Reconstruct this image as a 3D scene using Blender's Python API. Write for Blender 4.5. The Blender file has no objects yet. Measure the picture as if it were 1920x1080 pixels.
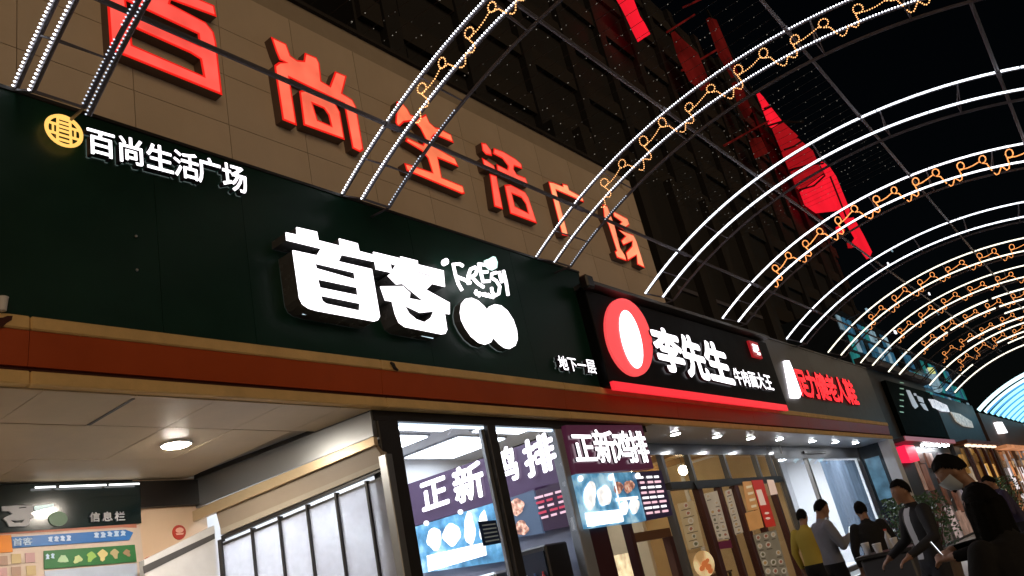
import bpy, bmesh, math, random
from mathutils import Vector, Matrix
from mathutils.geometry import tessellate_polygon

random.seed(7)
SC = bpy.context.scene
COL = SC.collection

# ------------------------------------------------------------------ camera
H = 1.45                                    # height of the lens above the paving
YAW, PITCH, ROLL, FPX = -0.590068, 0.360232, -0.227032, 1519.08
_f = Vector((math.sin(YAW)*math.cos(PITCH), math.cos(YAW)*math.cos(PITCH), math.sin(PITCH)))
_r = Vector((math.cos(YAW), -math.sin(YAW), 0)); _u = _r.cross(_f)
CR = _r*math.cos(ROLL) + _u*math.sin(ROLL)
CU = -_r*math.sin(ROLL) + _u*math.cos(ROLL)
CF = _f
cam_d = bpy.data.cameras.new('camera'); cam = bpy.data.objects.new('camera', cam_d); COL.objects.link(cam)
cam_d.sensor_width = 36; cam_d.lens = FPX*36/1920; cam_d.clip_start = 0.05; cam_d.clip_end = 1500
cam.matrix_world = Matrix(((CR.x, CU.x, -CF.x, 0), (CR.y, CU.y, -CF.y, 0), (CR.z, CU.z, -CF.z, H), (0, 0, 0, 1)))
SC.camera = cam

# ------------------------------------------------------------------ sky, sun, exposure (night)
SUN_EL, SUN_AZ = math.radians(13), math.radians(112)      # azimuth from +Y towards +X
world = bpy.data.worlds.new('World'); SC.world = world; world.use_nodes = True
wn = world.node_tree; wn.nodes.clear()
w_out = wn.nodes.new('ShaderNodeOutputWorld'); w_bg = wn.nodes.new('ShaderNodeBackground')
w_sky = wn.nodes.new('ShaderNodeTexSky'); w_sky.sky_type = 'NISHITA'; w_sky.sun_disc = False
w_sky.sun_elevation = SUN_EL; w_sky.sun_rotation = SUN_AZ
w_bg.inputs['Strength'].default_value = 0.0006
wn.links.new(w_sky.outputs[0], w_bg.inputs['Color']); wn.links.new(w_bg.outputs[0], w_out.inputs['Surface'])
sun_d = bpy.data.lights.new('sun', 'SUN'); sun = bpy.data.objects.new('sun', sun_d); COL.objects.link(sun)
sun_d.energy = 0.78; sun_d.angle = math.radians(50); sun_d.color = (1.0, 0.70, 0.42)
_sd = Vector((math.sin(SUN_AZ)*math.cos(SUN_EL), math.cos(SUN_AZ)*math.cos(SUN_EL), math.sin(SUN_EL)))
sun.rotation_euler = _sd.to_track_quat('Z', 'Y').to_euler(); sun.location = _sd*60
SC.view_settings.view_transform = 'Standard'; SC.view_settings.look = 'None'
SC.view_settings.exposure = 0.0; SC.view_settings.gamma = 1.0; SC.view_settings.use_curve_mapping = False
cy = SC.cycles
cy.use_denoising = True; cy.max_bounces = 6; cy.diffuse_bounces = 3; cy.glossy_bounces = 3
cy.transparent_max_bounces = 12; cy.transmission_bounces = 4; cy.caustics_reflective = False; cy.caustics_refractive = False
cy.sample_clamp_indirect = 4.0; cy.sample_clamp_direct = 0

# ------------------------------------------------------------------ helpers
def ray(px, py): return CR*((px-960)/FPX) - CU*((py-540)/FPX) + CF
EYE = Vector((0, 0, H))
def ux(px, py, X): d = ray(px, py); return EYE + d*(X/d.x)
def uy(px, py, Y): d = ray(px, py); return EYE + d*(Y/d.y)
def uz(px, py, Z): d = ray(px, py); return EYE + d*((Z-H)/d.z)
def up(px, py, p0, n): d = ray(px, py); return EYE + d*((p0-EYE).dot(n)/d.dot(n))

MATS = {}
def mat(name, col, rough=0.6, metal=0.0, var=0.18, scale=3.0, bump=0.0, bscale=40.0, spec=0.5, coat=0.0):
    if name in MATS: return MATS[name]
    m = bpy.data.materials.new(name); m.use_nodes = True; nt = m.node_tree
    b = nt.nodes['Principled BSDF']
    b.inputs['Roughness'].default_value = rough; b.inputs['Metallic'].default_value = metal
    b.inputs['Specular IOR Level'].default_value = spec; b.inputs['Coat Weight'].default_value = coat
    tc = nt.nodes.new('ShaderNodeTexCoord'); nz = nt.nodes.new('ShaderNodeTexNoise')
    nz.inputs['Scale'].default_value = scale; nz.inputs['Detail'].default_value = 6; nz.inputs['Roughness'].default_value = 0.65
    nt.links.new(tc.outputs['Object'], nz.inputs['Vector'])
    mx = nt.nodes.new('ShaderNodeMix'); mx.data_type = 'RGBA'
    mx.inputs[6].default_value = (*[c*(1-var) for c in col], 1); mx.inputs[7].default_value = (*[min(1, c*(1+var)) for c in col], 1)
    nt.links.new(nz.outputs['Fac'], mx.inputs[0]); nt.links.new(mx.outputs[2], b.inputs['Base Color'])
    rr = nt.nodes.new('ShaderNodeMapRange'); rr.inputs[3].default_value = max(0.02, rough-0.08); rr.inputs[4].default_value = min(1, rough+0.1)
    nt.links.new(nz.outputs['Fac'], rr.inputs[0]); nt.links.new(rr.outputs[0], b.inputs['Roughness'])
    if bump:
        n2 = nt.nodes.new('ShaderNodeTexNoise'); n2.inputs['Scale'].default_value = bscale; n2.inputs['Detail'].default_value = 4
        nt.links.new(tc.outputs['Object'], n2.inputs['Vector'])
        bp = nt.nodes.new('ShaderNodeBump'); bp.inputs['Strength'].default_value = bump; bp.inputs['Distance'].default_value = 0.02
        nt.links.new(n2.outputs['Fac'], bp.inputs['Height']); nt.links.new(bp.outputs[0], b.inputs['Normal'])
    MATS[name] = m; return m

def emit(name, col, st, sample=True, body=0.3, var=0.0, scale=6.0):
    if name in MATS: return MATS[name]
    m = bpy.data.materials.new(name); m.use_nodes = True; b = m.node_tree.nodes['Principled BSDF']
    b.inputs['Base Color'].default_value = (*[c*body for c in col], 1); b.inputs['Roughness'].default_value = 0.35
    b.inputs['Emission Color'].default_value = (*col, 1); b.inputs['Emission Strength'].default_value = st
    if var:
        nt = m.node_tree
        tc = nt.nodes.new('ShaderNodeTexCoord'); nz = nt.nodes.new('ShaderNodeTexNoise'); nz.inputs['Scale'].default_value = scale
        nt.links.new(tc.outputs['Object'], nz.inputs['Vector'])
        mr = nt.nodes.new('ShaderNodeMapRange'); mr.inputs[1].default_value = 0.3; mr.inputs[2].default_value = 0.7
        mr.inputs[3].default_value = st*(1-var); mr.inputs[4].default_value = st*(1+var)
        nt.links.new(nz.outputs['Fac'], mr.inputs[0]); nt.links.new(mr.outputs[0], b.inputs['Emission Strength'])
    if not sample: m.cycles.emission_sampling = 'NONE'
    MATS[name] = m; return m

def photo_print(name, cols, st, scale=8.0):
    if name in MATS: return MATS[name]
    m = emit(name, cols[0], st, sample=False); nt = m.node_tree; b = nt.nodes['Principled BSDF']
    tc = nt.nodes.new('ShaderNodeTexCoord'); nz = nt.nodes.new('ShaderNodeTexNoise'); nz.inputs['Scale'].default_value = scale; nz.inputs['Detail'].default_value = 5
    rp = nt.nodes.new('ShaderNodeValToRGB'); rp.color_ramp.elements[0].position = 0.36; rp.color_ramp.elements[1].position = 0.64
    rp.color_ramp.elements[0].color = (*cols[0], 1); rp.color_ramp.elements[1].color = (*cols[-1], 1)
    for i, c in enumerate(cols[1:-1]): e = rp.color_ramp.elements.new(0.36+0.28*(i+1)/(len(cols)-1)); e.color = (*c, 1)
    nt.links.new(tc.outputs['Object'], nz.inputs['Vector']); nt.links.new(nz.outputs['Fac'], rp.inputs[0])
    nt.links.new(rp.outputs[0], b.inputs['Emission Color']); nt.links.new(rp.outputs[0], b.inputs['Base Color'])
    return m
def blob(cx, cy, rx, ry, seed, n=20):
    rn = random.Random(seed); ph = [rn.uniform(0, 6.28) for _ in range(4)]
    return [(cx+rx*(1+.10*math.sin(2*a+ph[0])+.09*math.sin(3*a+ph[1])+.05*math.sin(5*a+ph[2]))*math.cos(a), cy+ry*(1+.09*math.sin(2*a+ph[3])+.08*math.sin(3*a+ph[0])+.05*math.sin(6*a+ph[1]))*math.sin(a)) for a in [k*2*math.pi/n for k in range(n)]]
def glass(name, tint=(1, 1, 1), refl=0.12, rough=0.02):
    if name in MATS: return MATS[name]
    m = bpy.data.materials.new(name); m.use_nodes = True; nt = m.node_tree; nt.nodes.clear()
    o = nt.nodes.new('ShaderNodeOutputMaterial'); tr = nt.nodes.new('ShaderNodeBsdfTransparent'); gl = nt.nodes.new('ShaderNodeBsdfGlossy')
    tr.inputs[0].default_value = (*tint, 1); gl.inputs['Roughness'].default_value = rough
    fr = nt.nodes.new('ShaderNodeLayerWeight'); fr.inputs[0].default_value = 0.25
    pw_ = nt.nodes.new('ShaderNodeMath'); pw_.operation = 'POWER'; pw_.inputs[1].default_value = 2.0
    mth = nt.nodes.new('ShaderNodeMath'); mth.operation = 'MULTIPLY_ADD'; mth.inputs[1].default_value = 0.35; mth.inputs[2].default_value = refl*0.3
    ms = nt.nodes.new('ShaderNodeMixShader')
    nt.links.new(fr.outputs['Facing'], pw_.inputs[0]); nt.links.new(pw_.outputs[0], mth.inputs[0]); nt.links.new(mth.outputs[0], ms.inputs[0])
    nt.links.new(tr.outputs[0], ms.inputs[1]); nt.links.new(gl.outputs[0], ms.inputs[2]); nt.links.new(ms.outputs[0], o.inputs[0])
    MATS[name] = m; return m

def milky(name, col, clear=0.25):
    if name in MATS: return MATS[name]
    m = bpy.data.materials.new(name); m.use_nodes = True; nt = m.node_tree; nt.nodes.clear()
    o = nt.nodes.new('ShaderNodeOutputMaterial'); tl = nt.nodes.new('ShaderNodeBsdfTranslucent'); df = nt.nodes.new('ShaderNodeBsdfPrincipled')
    tr = nt.nodes.new('ShaderNodeBsdfTransparent'); tl.inputs[0].default_value = (*col, 1); df.inputs['Base Color'].default_value = (*col, 1)
    df.inputs['Roughness'].default_value = 0.15
    tc = nt.nodes.new('ShaderNodeTexCoord'); nz = nt.nodes.new('ShaderNodeTexNoise'); nz.inputs['Scale'].default_value = 2.2; nz.inputs['Detail'].default_value = 4
    nt.links.new(tc.outputs['Object'], nz.inputs['Vector'])
    mr = nt.nodes.new('ShaderNodeMapRange'); mr.inputs[1].default_value = 0.35; mr.inputs[2].default_value = 0.65; mr.inputs[3].default_value = clear*0.5; mr.inputs[4].default_value = clear*1.5
    nt.links.new(nz.outputs['Fac'], mr.inputs[0])
    m1 = nt.nodes.new('ShaderNodeMixShader'); m1.inputs[0].default_value = 0.75
    m2 = nt.nodes.new('ShaderNodeMixShader')
    nt.links.new(df.outputs[0], m1.inputs[1]); nt.links.new(tl.outputs[0], m1.inputs[2])
    nt.links.new(mr.outputs[0], m2.inputs[0]); nt.links.new(m1.outputs[0], m2.inputs[1]); nt.links.new(tr.outputs[0], m2.inputs[2])
    nt.links.new(m2.outputs[0], o.inputs[0])
    MATS[name] = m; return m

WL = {}
def wl(o): return WL.get(o.name, Vector((0, 0, 0))) if o else Vector((0, 0, 0))
def tag(o, label, cat, group=None, kind=None):
    if label: o['label'] = label
    if cat: o['category'] = cat
    if group: o['group'] = group
    if kind: o['kind'] = kind
    return o
def thing(name, label, cat, loc, group=None):
    o = bpy.data.objects.new(name, None); COL.objects.link(o); o.empty_display_size = 0.1
    o.location = loc; WL[o.name] = Vector(loc)
    return tag(o, label, cat, group)

class MB:
    def __init__(s): s.v = []; s.f = []
    def add(s, vs, fs):
        n = len(s.v); s.v += [Vector(v) for v in vs]; s.f += [tuple(i+n for i in f) for f in fs]; return s
    def hexa(s, p): return s.add(p, [(0, 3, 2, 1), (4, 5, 6, 7), (0, 1, 5, 4), (1, 2, 6, 5), (2, 3, 7, 6), (3, 0, 4, 7)])
    def box(s, lo, hi):
        x0, y0, z0 = lo; x1, y1, z1 = hi
        return s.hexa([(x0, y0, z0), (x1, y0, z0), (x1, y1, z0), (x0, y1, z0), (x0, y0, z1), (x1, y0, z1), (x1, y1, z1), (x0, y1, z1)])
    def slab(s, pts, d, holes=(), front=True, back=True, sides=True):
        """polygon (3D points) pushed along vector d"""
        loops = [[Vector(p) for p in pts]] + [[Vector(p) for p in h] for h in holes]
        flat = [p for l in loops for p in l]; d = Vector(d); n0 = len(s.v); N = len(flat)
        tris = tessellate_polygon(loops)
        s.v += flat + [p+d for p in flat]
        if front: s.f += [tuple(n0+i for i in t) for t in tris]
        if back: s.f += [tuple(n0+N+i for i in reversed(t)) for t in tris]
        if sides:
            k = n0
            for l in loops:
                m = len(l)
                for i in range(m):
                    a, b = k+i, k+(i+1) % m
                    s.f.append((a, b, b+N, a+N))
                k += m
        return s
    def tube(s, pts, r, n=6, cap=True):
        pts = [Vector(p) for p in pts]; m = len(pts); rs = r if isinstance(r, (list, tuple)) else [r]*m
        t0 = (pts[1]-pts[0]).normalized(); a = t0.orthogonal().normalized(); n0 = len(s.v)
        for i, p in enumerate(pts):
            t = (pts[min(i+1, m-1)]-pts[max(i-1, 0)])
            if t.length < 1e-9: t = t0.copy()
            t.normalize(); a = (a - t*a.dot(t))
            if a.length < 1e-6: a = t.orthogonal()
            a.normalize(); b = t.cross(a)
            for j in range(n):
                an = 2*math.pi*j/n; s.v.append(p + (a*math.cos(an)+b*math.sin(an))*rs[i])
        for i in range(m-1):
            for j in range(n):
                q = n0+i*n; s.f.append((q+j, q+(j+1) % n, q+n+(j+1) % n, q+n+j))
        if cap: s.f.append(tuple(n0+j for j in reversed(range(n)))); s.f.append(tuple(n0+(m-1)*n+j for j in range(n)))
        return s
    def bead(s, p, r):
        p = Vector(p)
        return s.add([p+Vector(q)*r for q in ((1, 0, 0), (-1, 0, 0), (0, 1, 0), (0, -1, 0), (0, 0, 1), (0, 0, -1))],
                     [(0, 2, 4), (2, 1, 4), (1, 3, 4), (3, 0, 4), (2, 0, 5), (1, 2, 5), (3, 1, 5), (0, 3, 5)])
    def ball(s, c, r, nu=12, nv=8):
        c = Vector(c); rx, ry, rz = r if isinstance(r, (tuple, list)) else (r, r, r); vs = []; fs = []
        for i in range(nv+1):
            th = math.pi*i/nv
            for j in range(nu):
                ph = 2*math.pi*j/nu; vs.append(c+Vector((rx*math.sin(th)*math.cos(ph), ry*math.sin(th)*math.sin(ph), rz*math.cos(th))))
        for i in range(nv):
            for j in range(nu): fs.append((i*nu+j, (i+1)*nu+j, (i+1)*nu+(j+1) % nu, i*nu+(j+1) % nu))
        return s.add(vs, fs)
    def lathe(s, c, prof, n=16, axis='Z'):
        c = Vector(c); vs = []; fs = []
        for r, h in prof:
            for j in range(n):
                a = 2*math.pi*j/n
                vs.append(c+(Vector((r*math.cos(a), r*math.sin(a), h)) if axis == 'Z' else Vector((h, r*math.cos(a), r*math.sin(a)))))
        for i in range(len(prof)-1):
            for j in range(n): fs.append((i*n+j, i*n+(j+1) % n, (i+1)*n+(j+1) % n, (i+1)*n+j))
        fs.append(tuple(reversed(range(n)))); fs.append(tuple((len(prof)-1)*n+j for j in range(n)))
        return s.add(vs, fs)
    def build(s, name, m, parent=None, smooth=False, kind=None, bevel=0.0, origin=None):
        me = bpy.data.meshes.new(name); off = wl(parent) if parent else Vector((0, 0, 0))
        loc = Vector((0, 0, 0))
        if origin is not None: loc = Vector(origin)-off
        me.from_pydata([v-off-loc for v in s.v], [], s.f)
        bm = bmesh.new(); bm.from_mesh(me); bmesh.ops.recalc_face_normals(bm, faces=bm.faces)
        lo_ = [v for v in bm.verts if not v.link_faces]
        if lo_: bmesh.ops.delete(bm, geom=lo_, context='VERTS')
        if bevel: bmesh.ops.bevel(bm, geom=[e for e in bm.edges if len(e.link_faces) == 2 and e.calc_face_angle(0) > 0.5], offset=bevel, segments=1, affect='EDGES')
        bm.to_mesh(me); bm.free()
        if smooth:
            for p in me.polygons: p.use_smooth = True
        me.materials.append(m); o = bpy.data.objects.new(name, me); COL.objects.link(o); o.location = loc
        WL[o.name] = off+loc
        if parent: o.parent = parent
        if kind: o['kind'] = kind
        return o

def B(name, lo, hi, m, parent=None, bevel=0.0, **k): return MB().box(lo, hi).build(name, m, parent, bevel=bevel, **k)
def share(src, loc, parent, name=None):
    """copy of a piece that shares its mesh, moved to a world position"""
    o = src.copy(); COL.objects.link(o); o.parent = parent; o.location = Vector(loc)-wl(parent)
    if name: o.name = name
    WL[o.name] = Vector(loc); return o

def cpx(region, scale, pts):
    x0, y0 = region; return [(x0+x/scale, y0+y/scale) for x, y in pts]
def poly_x(pts, X): return [ux(px, py, X) for px, py in pts]
def ell(cx, cy, rx, ry, n=24, rot=0.0):
    out = []
    for i in range(n):
        a = 2*math.pi*i/n; x = rx*math.cos(a); y = ry*math.sin(a)
        out.append((cx+x*math.cos(rot)-y*math.sin(rot), cy+x*math.sin(rot)+y*math.cos(rot)))
    return out

def inset(loop, d, hole=False):
    """loop: 3D points in a plane of constant X; moved inward by d"""
    pts = [(p.y, p.z) for p in loop]; n = len(pts)
    A = sum(pts[i][0]*pts[(i+1) % n][1]-pts[(i+1) % n][0]*pts[i][1] for i in range(n))
    sg = 1 if A > 0 else -1
    if hole: sg = -sg
    out = []
    for i in range(n):
        p0, p1, p2 = pts[i-1], pts[i], pts[(i+1) % n]
        e1 = Vector((p1[0]-p0[0], p1[1]-p0[1])); e2 = Vector((p2[0]-p1[0], p2[1]-p1[1]))
        if e1.length < 1e-6 or e2.length < 1e-6: out.append(Vector((loop[i].x, *p1))); continue
        e1.normalize(); e2.normalize()
        n1 = Vector((-e1.y, e1.x))*sg; n2 = Vector((-e2.y, e2.x))*sg
        b = n1+n2
        if b.length < 0.2: b = n1
        b.normalize(); k = min(2.0, 1/max(0.35, b.dot(n1)))
        out.append(Vector((loop[i].x, p1[0]+b.x*d*k, p1[1]+b.y*d*k)))
    return out

TXT = {}
def text_geo(body, bold=0.0):
    k = body
    if k in TXT: return TXT[k]
    c = bpy.data.curves.new('glyph', 'FONT'); c.body = body; c.offset = 0.0; c.resolution_u = 3; c.extrude = 0.5
    o = bpy.data.objects.new('glyph', c); COL.objects.link(o); bpy.context.view_layer.update()
    me = bpy.data.meshes.new_from_object(o.evaluated_get(bpy.context.evaluated_depsgraph_get()))
    vs = [v.co.copy() for v in me.vertices]; fs = [tuple(p.vertices) for p in me.polygons]
    bpy.data.objects.remove(o); bpy.data.curves.remove(c); bpy.data.meshes.remove(me)
    n_ = len(body)
    vs = [((v.x/n_-0.03)/0.94, (v.y+0.09)/0.94, v.z) for v in vs]
    TXT[k] = (vs, fs); return TXT[k]
def text_on(name, body, m, parent, bl, br, tl, depth, bold=0.02):
    """text stretched over the parallelogram bottom-left, bottom-right, top-left (world points); depth vector towards the back"""
    vs, fs = text_geo(body, bold); bl = Vector(bl); U = Vector(br)-bl; V = Vector(tl)-bl; D = Vector(depth)
    b = MB(); eps = D.normalized()*0.0006
    for i_, (du, dv) in enumerate(((0, 0), (-1, 0), (1, 0), (0, -1), (0, 1), (.7, .7), (-.7, .7), (.7, -.7), (-.7, -.7)) if bold else ((0, 0),)):
        b.add([bl+U*(x+du*bold)+V*(y+dv*bold)+D*(0.5-z)+eps*i_ for x, y, z in vs], fs)
    o = b.build(name, m, parent); o.data.materials.append(M_ret)
    fd = -D.normalized()
    for p in o.data.polygons:
        c = o.data.vertices[p.vertices[0]].co; hi = max((o.data.vertices[i].co).dot(fd) for i in p.vertices)-min((o.data.vertices[i].co).dot(fd) for i in p.vertices)
        if hi > D.length*0.5: p.material_index = 1
    return o
def text_x(name, body, m, parent, px0, px1, py_b0, py_b1, py_t0, X, depth=0.04, bold=0.02):
    bl = ux(px0, py_b0, X); br = ux(px1, py_b1, X); z1 = ux(px0, py_t0, X).z
    return text_on(name, body, m, parent, bl, br, Vector((X, bl.y, z1)), (-depth, 0, 0), bold)

# ------------------------------------------------------------------ materials
M_wall = mat('beige_panel', (0.60, 0.49, 0.37), 0.55, var=0.16, scale=0.9, bump=0.05)
M_joint = mat('dark_joint', (0.38, 0.31, 0.23), 0.9)
M_green = mat('dark_green_sign', (0.004, 0.027, 0.018), 0.36, var=0.45, scale=1.6, spec=0.28, bump=0.02, bscale=3)
M_black = mat('black_sign', (0.006, 0.006, 0.007), 0.55, var=0.3, spec=0.1)
M_beige = mat('cream_moulding', (0.66, 0.44, 0.18), 0.6, var=0.34, scale=3.2, bump=0.15)
M_redf = mat('oxide_red_fascia', (0.40, 0.065, 0.012), 0.34, var=0.26, scale=1.4, bump=0.04)
M_deepred = mat('dark_red_groove', (0.05, 0.008, 0.004), 0.8)  # deep red colour of the fascia groove and the patch below the sign
M_soffit = mat('soffit_panel', (0.60, 0.48, 0.33), 0.45, var=0.22, scale=1.8)
M_steel = mat('brushed_steel', (0.36, 0.37, 0.38), 0.36, metal=0.85, var=0.03, scale=2)
M_lip = mat('lip_reflection', (0.62, 0.48, 0.30), 0.35, metal=0.4, var=0.10, scale=3)  # beige tone stands in for light reflected along the header lip
M_shut = mat('shutter_housing', (0.34, 0.28, 0.22), 0.5, var=0.12)
M_dark = mat('dark_frame', (0.018, 0.016, 0.016), 0.4, var=0.3)
M_dred = mat('dark_red_wood', (0.06, 0.012, 0.010), 0.45, var=0.3)
M_truss = mat('painted_truss_steel', (0.13, 0.125, 0.15), 0.5, metal=0.3, var=0.25, scale=6)
M_grey = mat('grey_panel', (0.085, 0.083, 0.085), 0.45, var=0.15)
M_white = mat('white_plaster', (0.72, 0.72, 0.74), 0.6, var=0.08)
M_wsoff = mat('white_soffit', (0.62, 0.63, 0.66), 0.35, var=0.08)
M_warm = mat('cream_interior', (0.60, 0.46, 0.28), 0.7, var=0.15)
M_pave = mat('granite_paving', (0.24, 0.22, 0.19), 0.4, var=0.3, scale=1.5, bump=0.1)
M_tower = mat('dark_tower_cladding', (0.010, 0.009, 0.009), 0.7, var=0.35, scale=0.3)
M_band = mat('brown_spandrel', (0.016, 0.0125, 0.010), 0.8, var=0.35, scale=0.4)
M_glass = glass('clear_glass', (0.97, 0.98, 1.0))
M_smoke = glass('dark_glass', (0.10, 0.11, 0.13), refl=0.5)
M_led = emit('white_led', (0.93, 0.94, 1.0), 3.0, var=0.35, scale=24)
M_led2 = emit('cool_white_led', (0.88, 0.93, 1.0), 2.6, var=0.4, scale=20)
M_ledn = emit('white_led_beads', (0.93, 0.95, 1.0), 5.0)
M_ledback = emit('dim_led_beads', (0.75, 0.85, 1.0), 1.3, sample=False)
M_ledw = emit('warm_white_led', (1.0, 0.93, 0.74), 2.2, sample=False)
M_ledc = emit('cyan_led', (0.34, 0.86, 1.0), 1.7, sample=False)
M_ledcw = emit('pale_cyan_led', (0.62, 0.93, 1.0), 2.0, sample=False)
M_gold = emit('amber_rope_light', (1.0, 0.36, 0.10), 1.5, sample=False, var=0.55, scale=30)
M_goldn = emit('amber_led_beads', (1.0, 0.47, 0.17), 2.2, sample=False)
M_wlet = emit('white_letter_face', (1.0, 0.955, 1.0), 2.6)
M_wprint = emit('white_backlit_print', (0.98, 0.97, 1.0), 1.5, sample=False)
M_ret = mat('letter_return', (0.055, 0.045, 0.075), 0.45)
M_rred = mat('red_letter_return', (0.16, 0.10, 0.08), 0.5)
M_rim = emit('red_letter_rim', (1.0, 0.018, 0.012), 0.75, body=0.4)
M_lamp = emit('downlight_diffuser', (1.0, 0.90, 0.76), 330.0)
M_lampc = emit('cool_downlight_diffuser', (0.93, 0.96, 1.0), 95.0)
M_panel = emit('ceiling_light_panel', (0.87, 0.94, 1.0), 8.0)
M_warmlamp = emit('warm_globe_lamp', (1.0, 0.82, 0.52), 48.0)
M_cup_ = mat('label_white', (0.7, 0.7, 0.7), 0.5)
M_leaf = mat('shrub_leaf', (0.045, 0.11, 0.045), 0.5, var=0.5, scale=9)
M_soil = mat('planter_clay', (0.10, 0.07, 0.05), 0.8)

# ------------------------------------------------------------------ ground
g = MB(); g.add([(-400, -200, 0), (400, -200, 0), (400, 600, 0), (-400, 600, 0)], [(0, 1, 2, 3)])
tag(g.build('ground', M_pave), 'dark granite paving of the pedestrian street', None, kind='structure')

# ------------------------------------------------------------------ mall building
XW, XS = -6.8, -6.0
mall = thing('mall_building', 'beige panel clad mall building carrying the big red letters', 'building', (-10, 8, 0))
wall = B('wall', (-11.5, -6, 6.2), (XW-0.03, 15.95, 9.83), M_joint, mall)
pw, ph = 1.155, 0.725
proto = MB().box((XW-0.03, 0, 0), (XW, pw-0.009, ph-0.008)).build('wall_panel', M_wall, wall, origin=(XW, 0, 0))
first = True
for i in range(-5, 11):
    for j in range(-2, 4):
        y = 3.94+i*pw; z = 7.28+j*ph
        if z < 5.6: continue
        yy = 15.94-y
        if y+pw > 15.96:
            if y+0.2 < 15.94: B('wall_panel', (XW-0.03, y, z), (XW, 15.94, min(z+ph-0.012, 9.80)), M_wall, wall)
            continue
        if z+ph > 9.83: continue
        if first: proto.location = Vector((XW, y, z))-wl(wall); WL[proto.name] = Vector((XW, y, z)); first = False
        else: share(proto, (XW, y, z), wall)
B('parapet_cap', (XW-0.3, -6, 9.831), (XW+0.03, 15.97, 9.90), M_band, mall)
B('canopy_roof', (XW-0.2, -1.0, 6.02), (XS-0.13, 28.3, 6.10), M_grey, mall)
B('backing_wall', (-6.5, -1.0, 4.16), (-6.12, 28.3, 6.0), M_joint, mall)

# canopy fascia and soffit
canopy = thing('entrance_canopy', 'cream and oxide red canopy fascia running over the shopfronts', 'canopy', (-6.2, 8, 3.6))
y = -1.0; k = 0
while y < 28.2:
    y2 = min(y+3.55, 28.3); e = 0.004
    B('moulding', (-6.3, y, 4.035), (-5.965, y2-e, 4.145), M_beige, canopy, bevel=0.012)
    s = MB(); s.hexa([(-6.3, y, 3.765), (-6.02, y, 3.765), (-6.02, y2-e, 3.765), (-6.3, y2-e, 3.765), (-6.3, y, 4.033), (-5.985, y, 4.033), (-5.985, y2-e, 4.033), (-6.3, y2-e, 4.033)])
    s.build('fascia_board', M_redf, canopy)
    B('groove', (-6.3, y, 3.717), (-6.045, y2-e, 3.763), M_deepred, canopy)
    B('moulding', (-6.3, y, 3.612), (-5.97, y2-e, 3.715), M_beige, canopy, bevel=0.01)
    y = y2
tp = MB().box((0, 0, 0), (1.085, 0.708, 0.03)).build('ceiling_panel', M_soffit, canopy, origin=(0, 0, 0))
first = True
for i in range(3):
    for j in range(-1, 8):
        X0 = -6.05-(i+1)*1.09+0.26 if i else -6.87; Y0 = 3.39-0.714*4+j*0.714+0.714
        w = 1.085
        if i == 0:
            B('ceiling_panel', (-6.87, Y0, 3.60), (-6.055, min(Y0+0.708, 5.93), 3.63), M_soffit, canopy) if Y0 < 5.8 else None
            continue
        X0 = -6.875-i*1.09
        if Y0 > 5.6: continue
        if Y0+0.7 > 5.95: continue
        zz = 3.60+random.uniform(-0.004, 0.004)
        if first: tp.location = Vector((X0, Y0, zz))-wl(canopy); first = False
        else: share(tp, (X0, Y0, zz), canopy)
B('open_joint', (-6.86, 3.375, 3.594), (-6.12, 3.405, 3.5985), M_dark, canopy)
B('ceiling_void', (-9.2, -1.0, 3.66), (-6.31, 6.0, 3.70), M_joint, canopy)
B('soffit', (-7.25, 12.05, 3.60), (-5.99, 28.3, 3.61), M_wsoff, canopy)

def downlight(px, py, r, m, label, group, z=3.60, pt=None):
    p = pt or uz(px, py, z)
    t = thing('downlight', label, 'downlight', (p.x, p.y, z-0.02), group)
    MB().lathe((p.x, p.y, z-0.022), [(r*1.18, 0.0), (r*1.25, 0.022)], 24).build('trim_ring', M_white, t)
    MB().lathe((p.x, p.y, z-0.030), [(r*0.96, 0.0), (r, 0.007)], 24).build('diffuser', m, t)
downlight(330, 831, 0.125, M_lamp, 'round lit downlight in the panelled entrance ceiling nearest the glazed side wall', None)
for yy, w in ((2.4, 'second'), (0.3, 'third')): downlight(0, 0, 0.125, M_lamp, w+' unseen downlight added to brighten the entrance ceiling, counted from the glazed side wall', None, pt=Vector((-7.36, yy, 3.6)))  # out of view, added so their bounce brightens the soffit
ef = MB().box((XS-2.8, -1.0, 0.002), (XS-0.05, 5.6, 0.02)).build('bounce_floor', mat('cream_bounce_floor', (0.58, 0.50, 0.40), 0.25, var=0.08)); tag(ef, 'unseen cream floor added to bounce light in the entrance recess', None, kind='structure')  # unseen pale floor, added to bounce downlight onto the soffit
dl = 'round lit downlight in the white soffit over the noodle shop doors'
for px, py in ((1266, 812), (1344, 817), (1407, 820), (1461, 822)): downlight(px, py, 0.085, M_lampc, dl, 'soffit downlights')
for yy in (21.6, 23.6, 25.6): downlight(0, 0, 0.085, M_lampc, 'round lit downlight in the white soffit outside the curtained shop', 'soffit downlights by the curtain', pt=Vector((-6.45, yy, 3.6)))

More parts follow.
